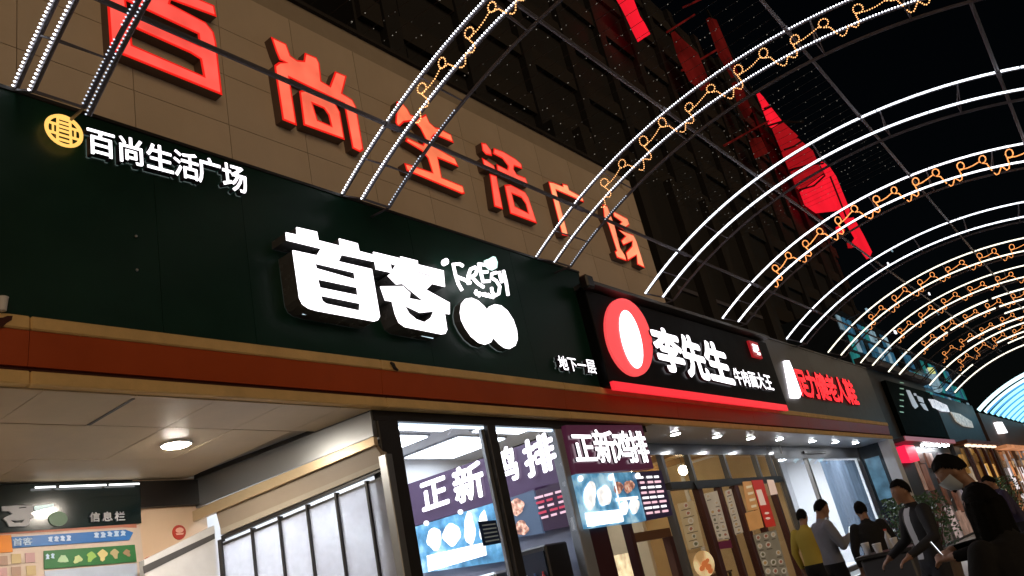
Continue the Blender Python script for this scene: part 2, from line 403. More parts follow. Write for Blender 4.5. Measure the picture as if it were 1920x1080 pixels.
# ------------------------------------------------------------------ red channel letters on the wall
XL = -6.66
RA, RB, RC, RD, RE = ((180, 0), 5.4), ((480, 50), 4.32), ((700, 160), 4.32), ((880, 240), 4.5), ((1000, 310), 4.909)
letters = [
 (RA, [([(118, 110), (145, 505), (1280, 965), (1218, 430), (1192, 325), (1110, 225), (760, 40), (330, -150), (98, -255)],
        [[(345, 265), (370, 455), (1085, 765), (1055, 600), (960, 540)], [(318, 128), (1045, 460), (1030, 345), (305, 8)]]),
       ([(1222, 172), (1198, 55), (40, -440), (52, -325), (560, -85), (640, 60), (735, 100), (760, 0)], [])],
  (1.0, 0.10, 0.075), 'first'),
 (RB, [([(120, 80), (245, 140), (280, 235), (330, 270), (385, 275), (395, 210), (490, 250), (515, 300), (530, 440), (595, 480), (640, 360), (735, 400), (700, 540), (780, 590), (812, 650), (872, 1000), (845, 1018), (780, 985), (712, 625), (272, 415), (332, 802), (215, 755), (150, 335), (150, 310), (185, 285), (240, 290), (190, 270), (160, 200)], []),
       ([(350, 520), (400, 510), (640, 620), (680, 690), (720, 918), (385, 797)], [[(460, 625), (550, 665), (585, 715), (605, 800), (500, 755)]])],
  (1.0, 0.16, 0.09), 'second'),
 (RC, [([(190, 128), (240, 150), (275, 190), (300, 235), (345, 255), (372, 262), (425, 232), (455, 300), (500, 340), (530, 345), (630, 400), (652, 468), (500, 402), (475, 430), (500, 500), (660, 590), (692, 662), (525, 592), (555, 745), (725, 815), (742, 878), (720, 882), (270, 692), (250, 628), (290, 640), (475, 702), (440, 590), (395, 535), (258, 452), (270, 422), (400, 482), (420, 430), (380, 350), (330, 290), (250, 300), (205, 342), (178, 300)], [])],
  (1.0, 0.22, 0.10), 'third'),
 (RD, [([(100, 122), (140, 130), (185, 190), (192, 237), (140, 225), (110, 190)], []), ([(105, 250), (150, 275), (210, 320), (228, 378), (130, 347)], []),
       ([(170, 385), (230, 405), (285, 688), (210, 662)], []),
       ([(205, 168), (280, 195), (390, 260), (440, 305), (447, 347), (380, 322), (375, 350), (400, 390), (475, 420), (502, 492), (400, 452), (320, 402), (235, 362), (228, 303), (320, 350), (325, 320), (280, 260), (198, 217)], []),
       ([(295, 480), (345, 475), (470, 540), (500, 590), (572, 807), (345, 722)], [[(360, 555), (440, 590), (475, 640), (495, 715), (385, 660)]])],
  (1.0, 0.13, 0.085), 'fourth'),
 (RE, [([(138, 148), (180, 155), (270, 190), (265, 165), (315, 180), (330, 225), (450, 290), (467, 342), (300, 270), (210, 230), (310, 600), (322, 652), (265, 642)], [])],
  (1.0, 0.42, 0.20), 'fifth'),
 (RE, [([(638, 358), (680, 375), (745, 545), (800, 760), (845, 830), (860, 882), (770, 850), (748, 790), (765, 780), (690, 545), (650, 470)], []),
       ([(730, 418), (865, 490), (887, 550), (830, 592), (770, 560), (810, 520), (740, 470)], []),
       ([(780, 590), (920, 640), (950, 700), (1027, 947), (955, 912), (950, 830), (870, 882), (850, 800), (905, 740), (910, 700), (830, 740), (805, 690), (845, 650)], [])],
  (1.0, 0.36, 0.18), 'sixth and last'),
]
for (reg, sc), polys, col, word in letters:
    W = [(poly_x(cpx(reg, sc, o), XL), [poly_x(cpx(reg, sc, h), XL) for h in hs]) for o, hs in polys]
    allp = [p for o, _ in W for p in o]
    t = thing('channel_letter', word+' glowing red channel letter of the row on the beige wall', 'letter',
              (XL, sum(p.y for p in allp)/len(allp), min(p.z for p in allp)), 'red channel letters on the mall wall')
    ret = MB(); rim = MB(); fac = MB()
    for o, hs in W:
        ret.slab([p-Vector((0.004, 0, 0)) for p in o], (XW-XL+0.004, 0, 0), [[p-Vector((0.004, 0, 0)) for p in h] for h in hs], front=False, back=False)
        rim.slab(o, (-0.003, 0, 0), hs)
        ii = inset(o, 0.028); hh = [inset(h, 0.028, True) for h in hs]
        fac.slab([p+Vector((0.006, 0, 0)) for p in ii], (-0.004, 0, 0), [[p+Vector((0.006, 0, 0)) for p in h] for h in hh], back=False)
    ret.build('letter_return', M_rred, t); rim.build('rim', M_rim, t)
    fac.build('letter_face', emit('red_face_'+word, col, 1.0, body=0.5, var=0.22, scale=2.5), t)

# ------------------------------------------------------------------ green signboard
gs = thing('green_signboard', 'long dark green shop signboard with white lit characters', 'signboard', (-6.0, 5, 4.15))
yj = [-1.0, 1.6, 3.62, 4.55, 7.0, 9.1, 10.98]
for a, b in zip(yj[:-1], yj[1:]): B('panel', (-6.11, a, 4.15), (-6.0, b-0.004, 6.13), M_green, gs)
B('edge_trim', (-6.12, -1.0, 6.131), (-5.985, 10.98, 6.165), M_dark, gs)
# small row: emblem + six characters
em = [ux(px, py, -5.93) for px, py in ell(120, 245.5, 31, 26, 28, 0.35)]
cen = sum((p for p in em), Vector())/len(em)
M_amber = emit('amber_emblem', (1.0, 0.56, 0.13), 1.25)
def cp(r, t): return cen+Vector((0, r*math.cos(math.radians(t)), r*math.sin(math.radians(t))))
eg = MB(); eg.tube([cp(0.142, k*12) for k in range(31)], 0.016, 6)
for sg in (1, -1):
    eg.tube([cen+Vector((0, sg*0.055, -0.12)), cen+Vector((0, sg*0.05, 0.12))], 0.011, 6)
    eg.tube([cen+Vector((0, sg*0.055, 0.045)), cen+Vector((0, sg*0.13, 0.045))], 0.011, 6); eg.tube([cen+Vector((0, sg*0.055, -0.045)), cen+Vector((0, sg*0.13, -0.045))], 0.011, 6)
    eg.tube([cen+Vector((0, sg*0.09, 0.045)), cen+Vector((0, sg*0.09, -0.045))], 0.009, 6)
for z_ in (0.115, 0.075, 0.035, -0.005, -0.05, -0.095): eg.tube([cen+Vector((0, -0.055, z_)), cen+Vector((0, 0.055, z_))], 0.011, 6)
eg.build('emblem', M_amber, gs)
MB().tube([cen+Vector((-0.03, -0.05, -0.05)), cen+Vector((-0.07, -0.05, -0.05))], 0.02).build('bracket', M_grey, gs)
small = '百尚生活广场'
sy = [(163, 218), (221, 273), (276, 327), (328, 375), (373, 418), (420, 466)]
for ch, (a, b) in zip(small, sy):
    f = lambda x: 285+ (x-163)*0.262          # baseline of the row in the photograph
    text_x('letter', ch, M_wlet, gs, a, b, f(a), f(b), f(a)-49, -5.92, 0.07, 0.020)
# big pair
RF = ((510, 410), 4.319)
XB = -5.76
big = [
 ([(115, 110), (205, 130), (200, 68), (365, 105), (378, 175), (555, 220), (545, 160), (695, 200), (708, 262), (815, 290), (825, 345), (565, 290), (540, 345), (810, 408), (875, 790), (860, 820), (830, 830), (370, 745), (300, 725), (250, 690), (225, 640), (170, 255), (365, 297), (400, 240), (120, 172)],
  [[(352, 360), (668, 435), (678, 492), (362, 402)], [(372, 488), (690, 555), (698, 620), (390, 557)], [(395, 620), (715, 685), (710, 745), (440, 688), (410, 665)]]),
 ([(822, 268), (1045, 322), (1042, 305), (1180, 340), (1183, 370), (1390, 420), (1402, 550), (1300, 525), (1250, 575), (1440, 680), (1440, 772), (1400, 765), (1420, 900), (1405, 930), (1375, 935), (1080, 875), (1030, 840), (1000, 770), (975, 668), (920, 660), (880, 548), (1060, 545), (1120, 600), (1115, 645), (1235, 668), (1150, 600), (1060, 525), (1010, 530), (940, 460), (970, 435), (845, 408)],
  [[(960, 360), (1005, 375), (970, 425)], [(1115, 405), (1285, 455), (1280, 466), (1135, 422)], [(1118, 470), (1165, 488), (1160, 502)], [(1075, 700), (1200, 760), (1312, 748), (1290, 800), (1235, 838), (1170, 815), (1110, 765)]])]
M_acr = mat('grey_acrylic_return', (0.11, 0.11, 0.115), 0.25, var=0.3, scale=4)
for o, hs in big:
    O = poly_x(cpx(*RF, o), XB); HS = [poly_x(cpx(*RF, h), XB) for h in hs]
    L = MB().slab(O, (-0.012, 0, 0), HS, back=False).build('letter', M_wlet, gs)
    sh = Vector((-0.014, 0, 0))
    MB().slab([p+sh for p in O], (-0.225, 0, 0), [[p+sh for p in h] for h in HS], front=False, back=False).build('letter_return', M_acr, L)
# glowing light line under the first big character
a, b = ux(567, 588, -5.9), ux(682, 608, -5.9)
MB().tube([a, b], 0.009).build('light_strip', emit('pale_blue_strip', (0.7, 0.9, 1.0), 1.2, sample=False), gs)
a, b = ux(790, 629, -5.9), ux(812, 634, -5.9)
MB().tube([a, b], 0.008).build('light_strip', MATS['pale_blue_strip'], gs)
# hand-lettered word, leaf and double oval
RG = ((810, 460), 4.153)
XG = -5.86
word = MB()
for st in ([(240, 160), (215, 145), (165, 148), (183, 230), (205, 300), (235, 352)], [(196, 246), (250, 266), (300, 294)],
           [(282, 300), (283, 235), (300, 186), (335, 170), (350, 195), (338, 228), (300, 250)], [(312, 246), (355, 295), (402, 326)],
           [(364, 138), (378, 205), (398, 284)], [(366, 146), (412, 152)], [(382, 210), (432, 206)], [(398, 282), (448, 278)],
           [(500, 212), (466, 222), (462, 252), (500, 276), (528, 320), (520, 376), (492, 392), (468, 362), (464, 330)],
           [(522, 205), (545, 290)], [(556, 196), (578, 290), (592, 388)], [(530, 250), (566, 252)]):
    P3 = poly_x(cpx(*RG, st), XG); word.tube(P3, 0.023, 8)
word.build('lettering', M_wlet, gs)
sub = MB()
for st in ([(345, 350), (335, 370), (350, 385)], [(365, 365), (368, 400)], [(370, 368), (385, 385)], [(395, 370), (400, 395)], [(415, 372), (408, 392), (425, 398)], [(440, 378), (432, 398), (448, 402)], [(462, 385), (460, 405), (478, 408)]):
    sub.tube(poly_x(cpx(*RG, st), XG), 0.018, 6)
sub.build('lettering', M_wlet, gs)
MB().slab(poly_x(cpx(*RG, [(420, 112), (455, 100), (475, 85), (495, 90), (512, 130), (508, 175), (485, 188), (455, 180), (425, 150)]), XG), (-0.04, 0, 0)).build('leaf_mark', emit('mint_letter_face', (0.72, 1.0, 0.93), 1.4), gs)
MB().slab(poly_x(cpx(*RG, ell(110, 126, 22, 26, 14)), XG), (-0.04, 0, 0)).build('dot_mark', M_wlet, gs)
ov = poly_x(cpx(*RG, [(225, 520), (235, 450), (265, 415), (310, 408), (360, 430), (405, 470), (432, 505), (450, 475), (490, 458), (540, 468), (590, 510), (635, 580), (662, 660), (668, 730), (650, 780), (610, 803), (570, 795), (530, 765), (482, 715), (460, 755), (420, 770), (370, 755), (310, 705), (265, 640), (235, 580)]), XG)
om = MB().slab(ov, (-0.02, 0, 0), back=False).build('double_oval_mark', M_wlet, gs)
MB().slab([p-Vector((0.022, 0, 0)) for p in ov], (-0.11, 0, 0), front=False, back=False).build('mark_return', M_acr, om)
for i, ch in enumerate('地下一层'):
    a = 1051+i*17.6; text_x('letter', ch, M_wlet, gs, a, a+16.5, 693+i*2.0, 695+i*2, 667+i*2.1, -5.92, 0.07, 0.012)
for px, py in ((255, 443), (257, 506), (1103, 590), (1107, 612)):
    p = ux(px, py, -5.985); MB().ball(p, 0.014, 6, 4).build('rivet', M_steel, gs)

p = ux(2, 596, -5.96)
t = thing('paper_cup', 'white paper cup left on the ledge below the green signboard', 'cup', (p.x, p.y, 4.146))
MB().lathe((-5.985+0.04, p.y, 4.146), [(0.028, 0.0), (0.040, 0.10), (0.043, 0.105)], 14).build('cup_body', M_cup_, t)
p = ux(739, 686, -5.96)
t = thing('cable_clip', 'dark cable clip hooked over the cream moulding', 'clip', (p.x, p.y, p.z))
MB().tube([ux(732, 679, -5.95), ux(737, 683, -5.94), ux(740, 690, -5.955), ux(746, 694, -5.96)], [0.012, 0.022, 0.02, 0.012], 8).build('hook', M_dark, t)
MB().slab(poly_x([(-8, 596), (6, 595), (14, 592), (24, 592), (22, 600), (12, 606), (6, 612), (-8, 614)], -5.961), (-0.002, 0, 0)).build('peeled_patch', M_deepred, canopy)
# ------------------------------------------------------------------ black noodle shop sign
XN = -5.82
ls = thing('black_signboard', 'black shop signboard with red oval, white characters and red light strip', 'signboard', (XN, 14, 4.2))
y0, y1 = ux(1112, 600, XN).y, ux(1452, 690, XN).y
B('panel', (-6.1, y0, 4.13), (XN, y1, 5.72), M_black, ls, bevel=0.01)
s = MB(); s.hexa([(-6.3, y0-0.02, 5.72), (XN+0.10, y0-0.02, 5.80), (XN+0.10, y1+0.02, 5.80), (-6.3, y1+0.02, 5.72), (-6.3, y0-0.02, 5.80), (XN+0.10, y0-0.02, 5.86), (XN+0.10, y1+0.02, 5.86), (-6.3, y1+0.02, 5.80)])
s.build('top_cap', M_grey, ls)
B('end_bracket', (XN-0.02, y0-0.10, 5.70), (XN+0.14, y0+0.12, 5.93), M_dark, ls, bevel=0.03)
a, b = ux(1150, 722, XN+0.05), ux(1476, 765, XN+0.05)
B('light_strip', (XN+0.002, a.y, a.z-0.065), (XN+0.06, b.y, a.z+0.065), emit('red_strip_light', (1.0, 0.03, 0.045), 0.95), ls)
oval = poly_x(ell(1180, 632, 40.5, 75, 36, -0.28), XN+0.05)
om = MB().slab(oval, (-0.045, 0, 0)).build('oval_emblem', emit('coral_oval', (1.0, 0.085, 0.09), 0.95), ls)
MB().slab(poly_x(ell(1184, 636, 18, 56, 28, -0.24), XN+0.062), (-0.008, 0, 0)).build('oval_inlay', M_wlet, om)
for ch, a, b, bb, tt in (('李', 1227, 1283, 692, 610), ('先', 1279, 1326, 704, 624), ('生', 1322, 1372, 713, 636)):
    text_x('letter', ch, M_wlet, ls, a+14, b+8, bb, bb+10, tt+6, XN+0.09, 0.07, 0.042)
for i, ch in enumerate('牛肉面大王'):
    a = 1378+i*14.4; text_x('letter', ch, M_wlet, ls, a+4, a+17.2, 720+i*2.6, 722.6+i*2.6, 691+i*2.8, XN+0.07, 0.05, 0.022)
p = ux(1418, 655, XN+0.07)
tg = MB().box((XN+0.002, p.y-0.26, p.z-0.19), (XN+0.06, p.y+0.26, p.z+0.19)).build('corner_tag', emit('red_tag_edge', (0.7, 0.02, 0.03), 0.4), ls)
for dy, dz, w, h in ((-0.08, 0.09, 0.13, 0.05), (-0.08, -0.02, 0.16, 0.10), (0.09, 0.05, 0.12, 0.12), (0.09, -0.09, 0.15, 0.06)):
    B('print_block', (XN+0.061, p.y+dy-w/2, p.z+dz-h/2), (XN+0.075, p.y+dy+w/2, p.z+dz+h/2), M_wlet, tg)

# ------------------------------------------------------------------ grey sign with red characters
rs = thing('grey_signboard', 'grey signboard with red lit characters and white triangular mark', 'signboard', (-6, 24, 4.2))
for a, b in ((y1+0.05, 22.2), (22.2, 25.3), (25.3, 28.3)):
    B('panel', (-6.11, a, 4.15), (-5.99, b-0.005, 5.98), M_grey, rs)
B('edge_trim', (-6.2, y1+0.05, 5.981), (-5.97, 28.3, 6.02), M_grey, rs)
tri = poly_x([(1472, 676), (1480, 676), (1486, 690), (1503, 738), (1500, 746), (1485, 745)], -5.93)
tm = MB().slab(tri, (-0.06, 0, 0)).build('triangle_mark', M_wlet, rs)
MB().slab([p-Vector((0.062, 0, 0))+Vector((0, -0.05 if i in (0, 4, 5) else 0.05, 0.03 if i < 3 else -0.03)) for i, p in enumerate(tri)], (-0.004, 0, 0)).build('mark_rim', M_rim, tm)
M_redlet = emit('red_sign_letter', (1.0, 0.010, 0.022), 1.5)
for i, ch in enumerate('足力健老人鞋'):
    a = 1499+i*19.4*(1-0.012*i); w = 19.6*(1-0.02*i)
    text_x('letter', ch, M_redlet, rs, a+5, a+w+4.5, 742+i*3.0, 744.6+i*3.0, 694+i*4.1, -5.93, 0.05, 0.042)

# ------------------------------------------------------------------ LED arches over the street
AX = -1.75
RO, RI = ((7.70, -0.25, math.radians(33.6)), (7.36, -0.25, math.radians(32.4)))     # radius, centre height, half angle
def ap(t, ring, Y, dz=0.0, dr=0.0):
    r, zc, half = ring; a = t*half; return Vector((AX+(r+dr)*math.sin(a), Y, zc+dz+(r+dr)*math.cos(a)))
def arc(ring, Y, n=40, t0=-1.0, t1=1.0, dz=0.0, dr=0.0): return [ap(t0+(t1-t0)*i/n, ring, Y, dz, dr) for i in range(n+1)]
A0, A1 = -1.0, 1.0
def scroll(Y, nper, a0, a1, dense):
    pts_all = []
    per = (a1-a0)*RI[2]*RI[0]
    step = per/nper
    for k in range(nper):
        s0 = k*step; pts = []
        def sp(s, r): return ap(a0+(s0+s)/(RI[2]*RI[0]), RI, Y-0.03, 0, r)
        q = [(0.02, -0.10), (0.06, -0.14), (0.12, -0.13), (0.16, -0.08), (0.20, -0.02), (0.25, -0.05), (0.31, -0.10), (0.37, -0.08), (0.39, -0.01), (0.37, 0.06), (0.36, 0.12)]
        q += [(0.42+0.085*math.cos(t), 0.17+0.075*math.sin(t)) for t in [math.pi*1.2-i*0.6 for i in range(11)]]
        q += [(0.55, 0.10), (0.70, 0.12), (0.86, 0.16)]
        q += [(0.95+0.08*math.cos(t), 0.19+0.07*math.sin(t)) for t in [math.pi*1.3-i*0.6 for i in range(11)]]
        q += [(1.03, 0.09), (1.08, 0.0), (1.12, -0.06)]
        f = step/1.14; jr = random.Random(k*13+int(Y*10)); j1, j2, j3 = jr.uniform(.85, 1.15), jr.uniform(-.02, .02), jr.uniform(-.03, .03); q = [(a_+j3*math.sin(a_*3), b_*j1+j2*math.sin(a_*6)) for a_, b_ in q]
        pts = [sp(s*f, r) for s, r in q]
        pts_all.append(pts)
    return pts_all
def resample(pts, d):
    out = []; acc = 0.0
    for a, b in zip(pts[:-1], pts[1:]):
        L = (b-a).length
        while acc < L: out.append(a+(b-a)*(acc/L)); acc += d
        acc -= L
    return out
def arch(Y, idx, label, group, scr, near):
    t = thing('led_arch', label, 'light arch', (AX, Y, 7.45), group)
    n = 48 if near else 32
    for nm, r, yy in (('chord', RO, Y+0.02), ('chord', RI, Y+0.02), ('chord', RI, Y+0.42)):
        MB().tube(arc(r, yy, n), 0.022, 6).build(nm, M_truss, t)
    m = 7
    for i in range(m+1):
        a = -1+2*(i+0.45)/(m+0.9); br = MB()
        br.tube([ap(a, RO, Y+0.02), ap(a, RI, Y+0.02), ap(a, RI, Y+0.42)], 0.010, 5); br.tube([ap(a, RO, Y+0.02), ap(a, RI, Y+0.42)], 0.008, 5)
        br.build('brace', M_truss, t)
    for r in (RO, RI):
        b = MB()
        if near:
            for p in resample(arc(r, Y-0.012, 60), 0.036): b.bead(p, 0.0125)
            b.build('led_strip', M_ledn, t, kind='stuff')
        else:
            rg = random.Random(idx*7+int(r[0]*10)); t0 = -1.0; lm_ = (M_led, M_led2)[idx % 2] if idx < 6 else M_ledw
            while t0 < 0.999:
                t1 = min(1.0, t0+rg.uniform(0.28, 0.75)); gap = 0.004 if idx < 8 else rg.choice((0.004, 0.004, 0.03))
                if not (idx > 8 and rg.random() < 0.10):
                    MB().tube(arc(r, Y-0.015, 16, t0, t1-gap), 0.017 if idx < 8 else 0.024, 6).build('led_strip', lm_, t)
                t0 = t1
    if near:
        for r, aa, ab in ((0, -1, -.82), (0, -.78, -.66)) if idx else ((-.14, -1, -.62), (0, -1, -.84), (0, -.81, -.74)):
            b = MB()
            for p in resample(arc(RI, Y+0.395, 24, aa, ab, 0, r), 0.036): b.bead(p, 0.010)
            b.build('back_led_strip', M_ledback, t, kind='stuff')
        if not idx: MB().tube(arc(RI, Y+0.42, n, -1, 1, 0, -0.14), 0.022, 6).build('chord', M_truss, t)
    if scr:
        for pts in scroll(Y, 8, -0.74, 0.76, near):
            b = MB()
            if near:
                for p in resample(pts, 0.030): b.bead(p, 0.0105)
                b.build('scroll_light', M_goldn, t, kind='stuff')
            else: b.tube(pts, 0.011 if idx < 6 else 0.0075, 5).build('scroll_light', M_gold, t)
    fb = MB(); fb.tube([ap(-1, RO, Y+0.02), ap(-1, RI, Y+0.02), ap(-1, RI, Y+0.42), ap(-1, RI, Y+0.42)+Vector((-0.3, 0, 0.02))], 0.016, 5)
    fb.build('foot_bracket', M_truss, t)
    return t
ORD = ['first', 'second', 'third', 'fourth', 'fifth', 'sixth', 'seventh', 'eighth', 'ninth', 'tenth', 'eleventh', 'twelfth', 'thirteenth']
YA = [2.43, 5.94, 9.79, 13.3, 16.85, 20.95, 24.5, 28.0, 31.7, 35.3, 38.9, 42.6]
SCR = [1, 1, 1, 0, 1, 0, 1, 1, 1, 1, 1, 0]
for i, Y in enumerate(YA):
    where = ['beside the mall emblem', 'rising between the second and third red letters', 'crossing the fifth red letter', 'springing above the red oval emblem', 'springing above the black sign', 'over the white triangular mark', 'over the red characters', 'past the end of the grey sign', '', '', '', ''][i]
    arch(Y, i, ('%s white LED arch of the street row %s' % (ORD[i], where)).strip(), 'white LED arches over the street', SCR[i], i < 3)
# the denser cyan arches far down the street
for j in range(12):
    Y = 50.5+j*2.4; dz = -0.62
    t = thing('led_arch', 'cyan LED arch in the dense row far down the street', 'light arch', (AX, Y, 7.45+dz), 'cyan LED arches at the far end')
    m = M_ledcw if j < 2 else M_ledc
    MB().tube(arc(RO, Y, 32, dz=dz), 0.10, 6).build('led_strip', m, t)
    MB().tube(arc(RI, Y+0.3, 32, dz=dz), 0.045, 6).build('led_strip', emit('deep_blue_led', (0.10, 0.42, 0.85), 1.0, sample=False), t)
# purlins
for X, Z, c in ((-5.06, 6.57, 'above the row of red letters'), (-3.35, 7.31, 'on the haunch of the arches'), (-1.48, 7.46, 'along the crown of the arches'), (0.47, 7.10, 'past the crown of the arches')):
    t = thing('purlin', 'grey steel tube joining the arches '+c, 'tube', (X, 20, Z), None)
    MB().tube([(X, 1.2, Z), (X, 44, Z)], 0.026, 6).build('tube', M_truss, t)
    sl = MB()
    for Y in YA: sl.tube([(X, Y-0.11, Z), (X, Y+0.11, Z)], 0.036, 6)
    sl.build('sleeve', M_truss, t, kind='stuff')
# overhead strings of small lamps
M_wire = mat('string_wire', (0.02, 0.02, 0.02), 0.6)
M_mini = emit('mini_lamp', (1.0, 0.93, 0.8), 0.24, sample=False)
wr = MB().tube([(0, 0, 0), (1.1, 0, -0.06), (2.3, 0, -0.08), (3.5, 0, -0.06), (4.6, 0, 0)], 0.004, 4)
bl = []
for v in range(5):
    b = MB()
    for k in range(16):
        x = random.uniform(0, 4.55); b.bead((x, random.uniform(-.02, .02), -0.08*(1-((x-2.3)/2.3)**2)-0.012), random.choice((0.005, 0.006, 0.008, 0.011)))
    bl.append(b)
base = None; lm = []
for i in range(54):
    Y = 4.2+i*0.34
    t = thing('string_light', 'thin string of tiny white lamps stretched high across the street', 'string light', (-6.7, Y, 9.80), 'string lights over the street')
    if i == 0:
        base = wr.build('wire', M_wire); base.parent = t
        lm = [b.build('lamps', M_mini, kind='stuff') for b in bl]
        lm[0].parent = t
    else:
        o = base.copy(); COL.objects.link(o); o.parent = t
        o = lm[i % 5].copy() if i >= 5 else lm[i]
        if i >= 5: COL.objects.link(o)
        o.parent = t

# ------------------------------------------------------------------ entrance recess on the left
XE = -8.82
ent = thing('entrance_back_wall', 'dark header and pale wall at the back of the entrance recess', 'wall', (XE, 4, 0))
B('wall_panel', (XE-0.25, 4.86, 0), (XE-0.05, 5.75, 3.6), mat('peach_wall', (0.72, 0.52, 0.36), 0.35, var=0.08), ent)
B('wall_panel', (XE-0.25, -1.0, 0), (XE-0.05, 4.855, 3.6), M_dark, ent)
zb = ux(260, 982, XE).z
B('header', (XE-0.05, -1.0, zb), (XE+0.02, 4.9, 3.57), mat('green_black_gloss', (0.006, 0.016, 0.018), 0.16, var=0.3, coat=0.4), ent)
B('header', (XE-0.05, 4.905, ux(300, 950, XE).z), (XE+0.02, 5.70, 3.57), mat('black_header', (0.010, 0.008, 0.008), 0.3), ent)
M_gprint = mat('grey_print', (0.42, 0.42, 0.45), 0.5)
RH = ((0, 880), 5.4)
ke = MB().slab(poly_x(cpx(*RH, [(20, 375), (160, 365), (335, 365), (340, 430), (300, 440), (345, 470), (335, 495), (310, 490), (290, 560), (270, 575), (95, 578), (70, 530), (35, 500), (60, 480), (130, 450), (90, 420), (60, 425), (25, 420)]), XE+0.045), (-0.02, 0, 0),
   [poly_x(cpx(*RH, [(105, 512), (180, 520), (255, 505), (225, 540), (150, 545)]), XE+0.045), poly_x(cpx(*RH, [(190, 385), (270, 378), (270, 388), (195, 395)]), XE+0.045)]).build('letter', M_gprint, ent)
MB().slab(poly_x(cpx(*RH, ell(590, 500, 95, 75, 24)), XE+0.035), (-0.01, 0, 0)).build('leaf_mark', mat('leaf_green_print', (0.01, 0.08, 0.015), 0.4), ent)
for i, ch in enumerate('信息栏'):
    a = 169+i*23.5; text_x('letter', ch, M_gprint, ent, a, a+19, 978-i*0.7, 977.5-i*0.7, 960.5-i*0.6, XE+0.05, 0.02, 0.03)
lt = MB()
for a, b in ((66, 104), (112, 199), (205, 261)):
    lt.tube([ux(a, 914-(a-66)*0.036, XE+0.07), ux(b, 914-(b-66)*0.036, XE+0.07)], 0.010, 6)
lt.build('light_strip', emit('white_strip', (1, 1, 1), 3.0), ent)
MB().tube([ux(66, 953, XE+0.04), ux(100, 947, XE+0.04)], [0.022, 0.012], 8).build('spot_glint', emit('glint_glow', (0.8, 0.95, 0.9), 0.8, sample=False), ent)  # reflection on the gloss header, put in as a glowing tube
# notice board
nb = thing('notice_board', 'colourful printed notice board under the dark green header', 'board', (XE, 3.5, 1.0))
def px_slab(name, pts, X, d, m, parent): return MB().slab(poly_x(pts, X), (-d, 0, 0)).build(name, m, parent)
px_slab('backing', [(-60, 1000), (262, 985), (284, 1180), (-40, 1200)], XE+0.0, 0.04, mat('notice_paper', (0.62, 0.50, 0.42), 0.5), nb)
px_slab('orange_patch', [(-60, 1006), (21, 1003), (24, 1035), (-60, 1040)], XE+0.012, 0.008, mat('orange_print', (0.75, 0.24, 0.02), 0.5), nb)
px_slab('blue_banner', cpx(*RH, [(120, 685), (1270, 610), (1350, 640), (1310, 715), (130, 795)]), XE+0.014, 0.010, mat('blue_print', (0.03, 0.16, 0.48), 0.4), nb)
px_slab('red_border', cpx(*RH, [(0, 640), (1380, 545), (1385, 590), (1240, 585), (0, 660)]), XE+0.010, 0.006, mat('salmon_print', (0.55, 0.20, 0.13), 0.5), nb)
px_slab('green_banner', cpx(*RH, [(445, 825), (1365, 762), (1385, 935), (450, 1010)]), XE+0.014, 0.010, mat('green_print', (0.03, 0.16, 0.05), 0.4), nb)
for i, (cx, cy, w, c) in enumerate(((640, 905, 62, (0.45, 0.66, 0.42)), (785, 910, 55, (0.52, 0.62, 0.30)), (920, 885, 58, (0.30, 0.50, 0.12)), (1040, 870, 60, (0.62, 0.52, 0.24)), (1165, 855, 52, (0.45, 0.36, 0.20)), (1290, 845, 45, (0.33, 0.20, 0.12)))):
    px_slab('food_picture', cpx(*RH, [(cx+w*(0.75+0.3*math.sin(3*t+i))*math.cos(t), cy+w*(0.8+0.25*math.cos(2*t+i))*math.sin(t)) for t in [k*0.52 for k in range(12)]]), XE+0.020, 0.005, mat('food_print_%d' % i, c, 0.5), nb)
px_slab('pale_patch', cpx(*RH, [(450, 1030), (1385, 950), (1400, 1250), (480, 1300)]), XE+0.011, 0.006, mat('pale_blue_print', (0.45, 0.52, 0.66), 0.5), nb)
M_navyp = mat('notice_white_print', (0.50, 0.66, 0.86), 0.5)
text_x('lettering', '首客', M_navyp, nb, 25, 60, 1024, 1021, 1010, XE+0.02, 0.004, 0.02)
for x0, n_, yy, w in ((90, 4, 1012, 9), (176, 5, 1004, 10), (86, 2, 1044, 7)):
    for q_ in range(n_):
        xx = x0+q_*(w+2.5); yq = yy-q_*0.9; r_ = random.uniform
        px_slab('print_block', [(xx, yq-5+r_(-1, 2)), (xx+w*r_(.4, .6), yq-6), (xx+w, yq-4+r_(-2, 2)), (xx+w*.8, yq+r_(-1, 2)), (xx+w, yq+4), (xx+w*.5, yq+5+r_(-2, 0)), (xx, yq+4+r_(-2, 1)), (xx+w*.25, yq)], XE+0.02, 0.004, M_navyp, nb)
for i, (x, yy) in enumerate(((5, 1052), (30, 1048), (56, 1046), (30, 1072), (58, 1070), (4, 1074))):
    px_slab('notice_picture', [(x-9, yy-9), (x+9, yy-10), (x+10, yy+8), (x-8, yy+9)], XE+0.012, 0.005, mat('notice_pic_%d' % (i % 3), ((0.40, 0.26, 0.20), (0.55, 0.42, 0.22), (0.50, 0.30, 0.30))[i % 3], 0.5), nb)
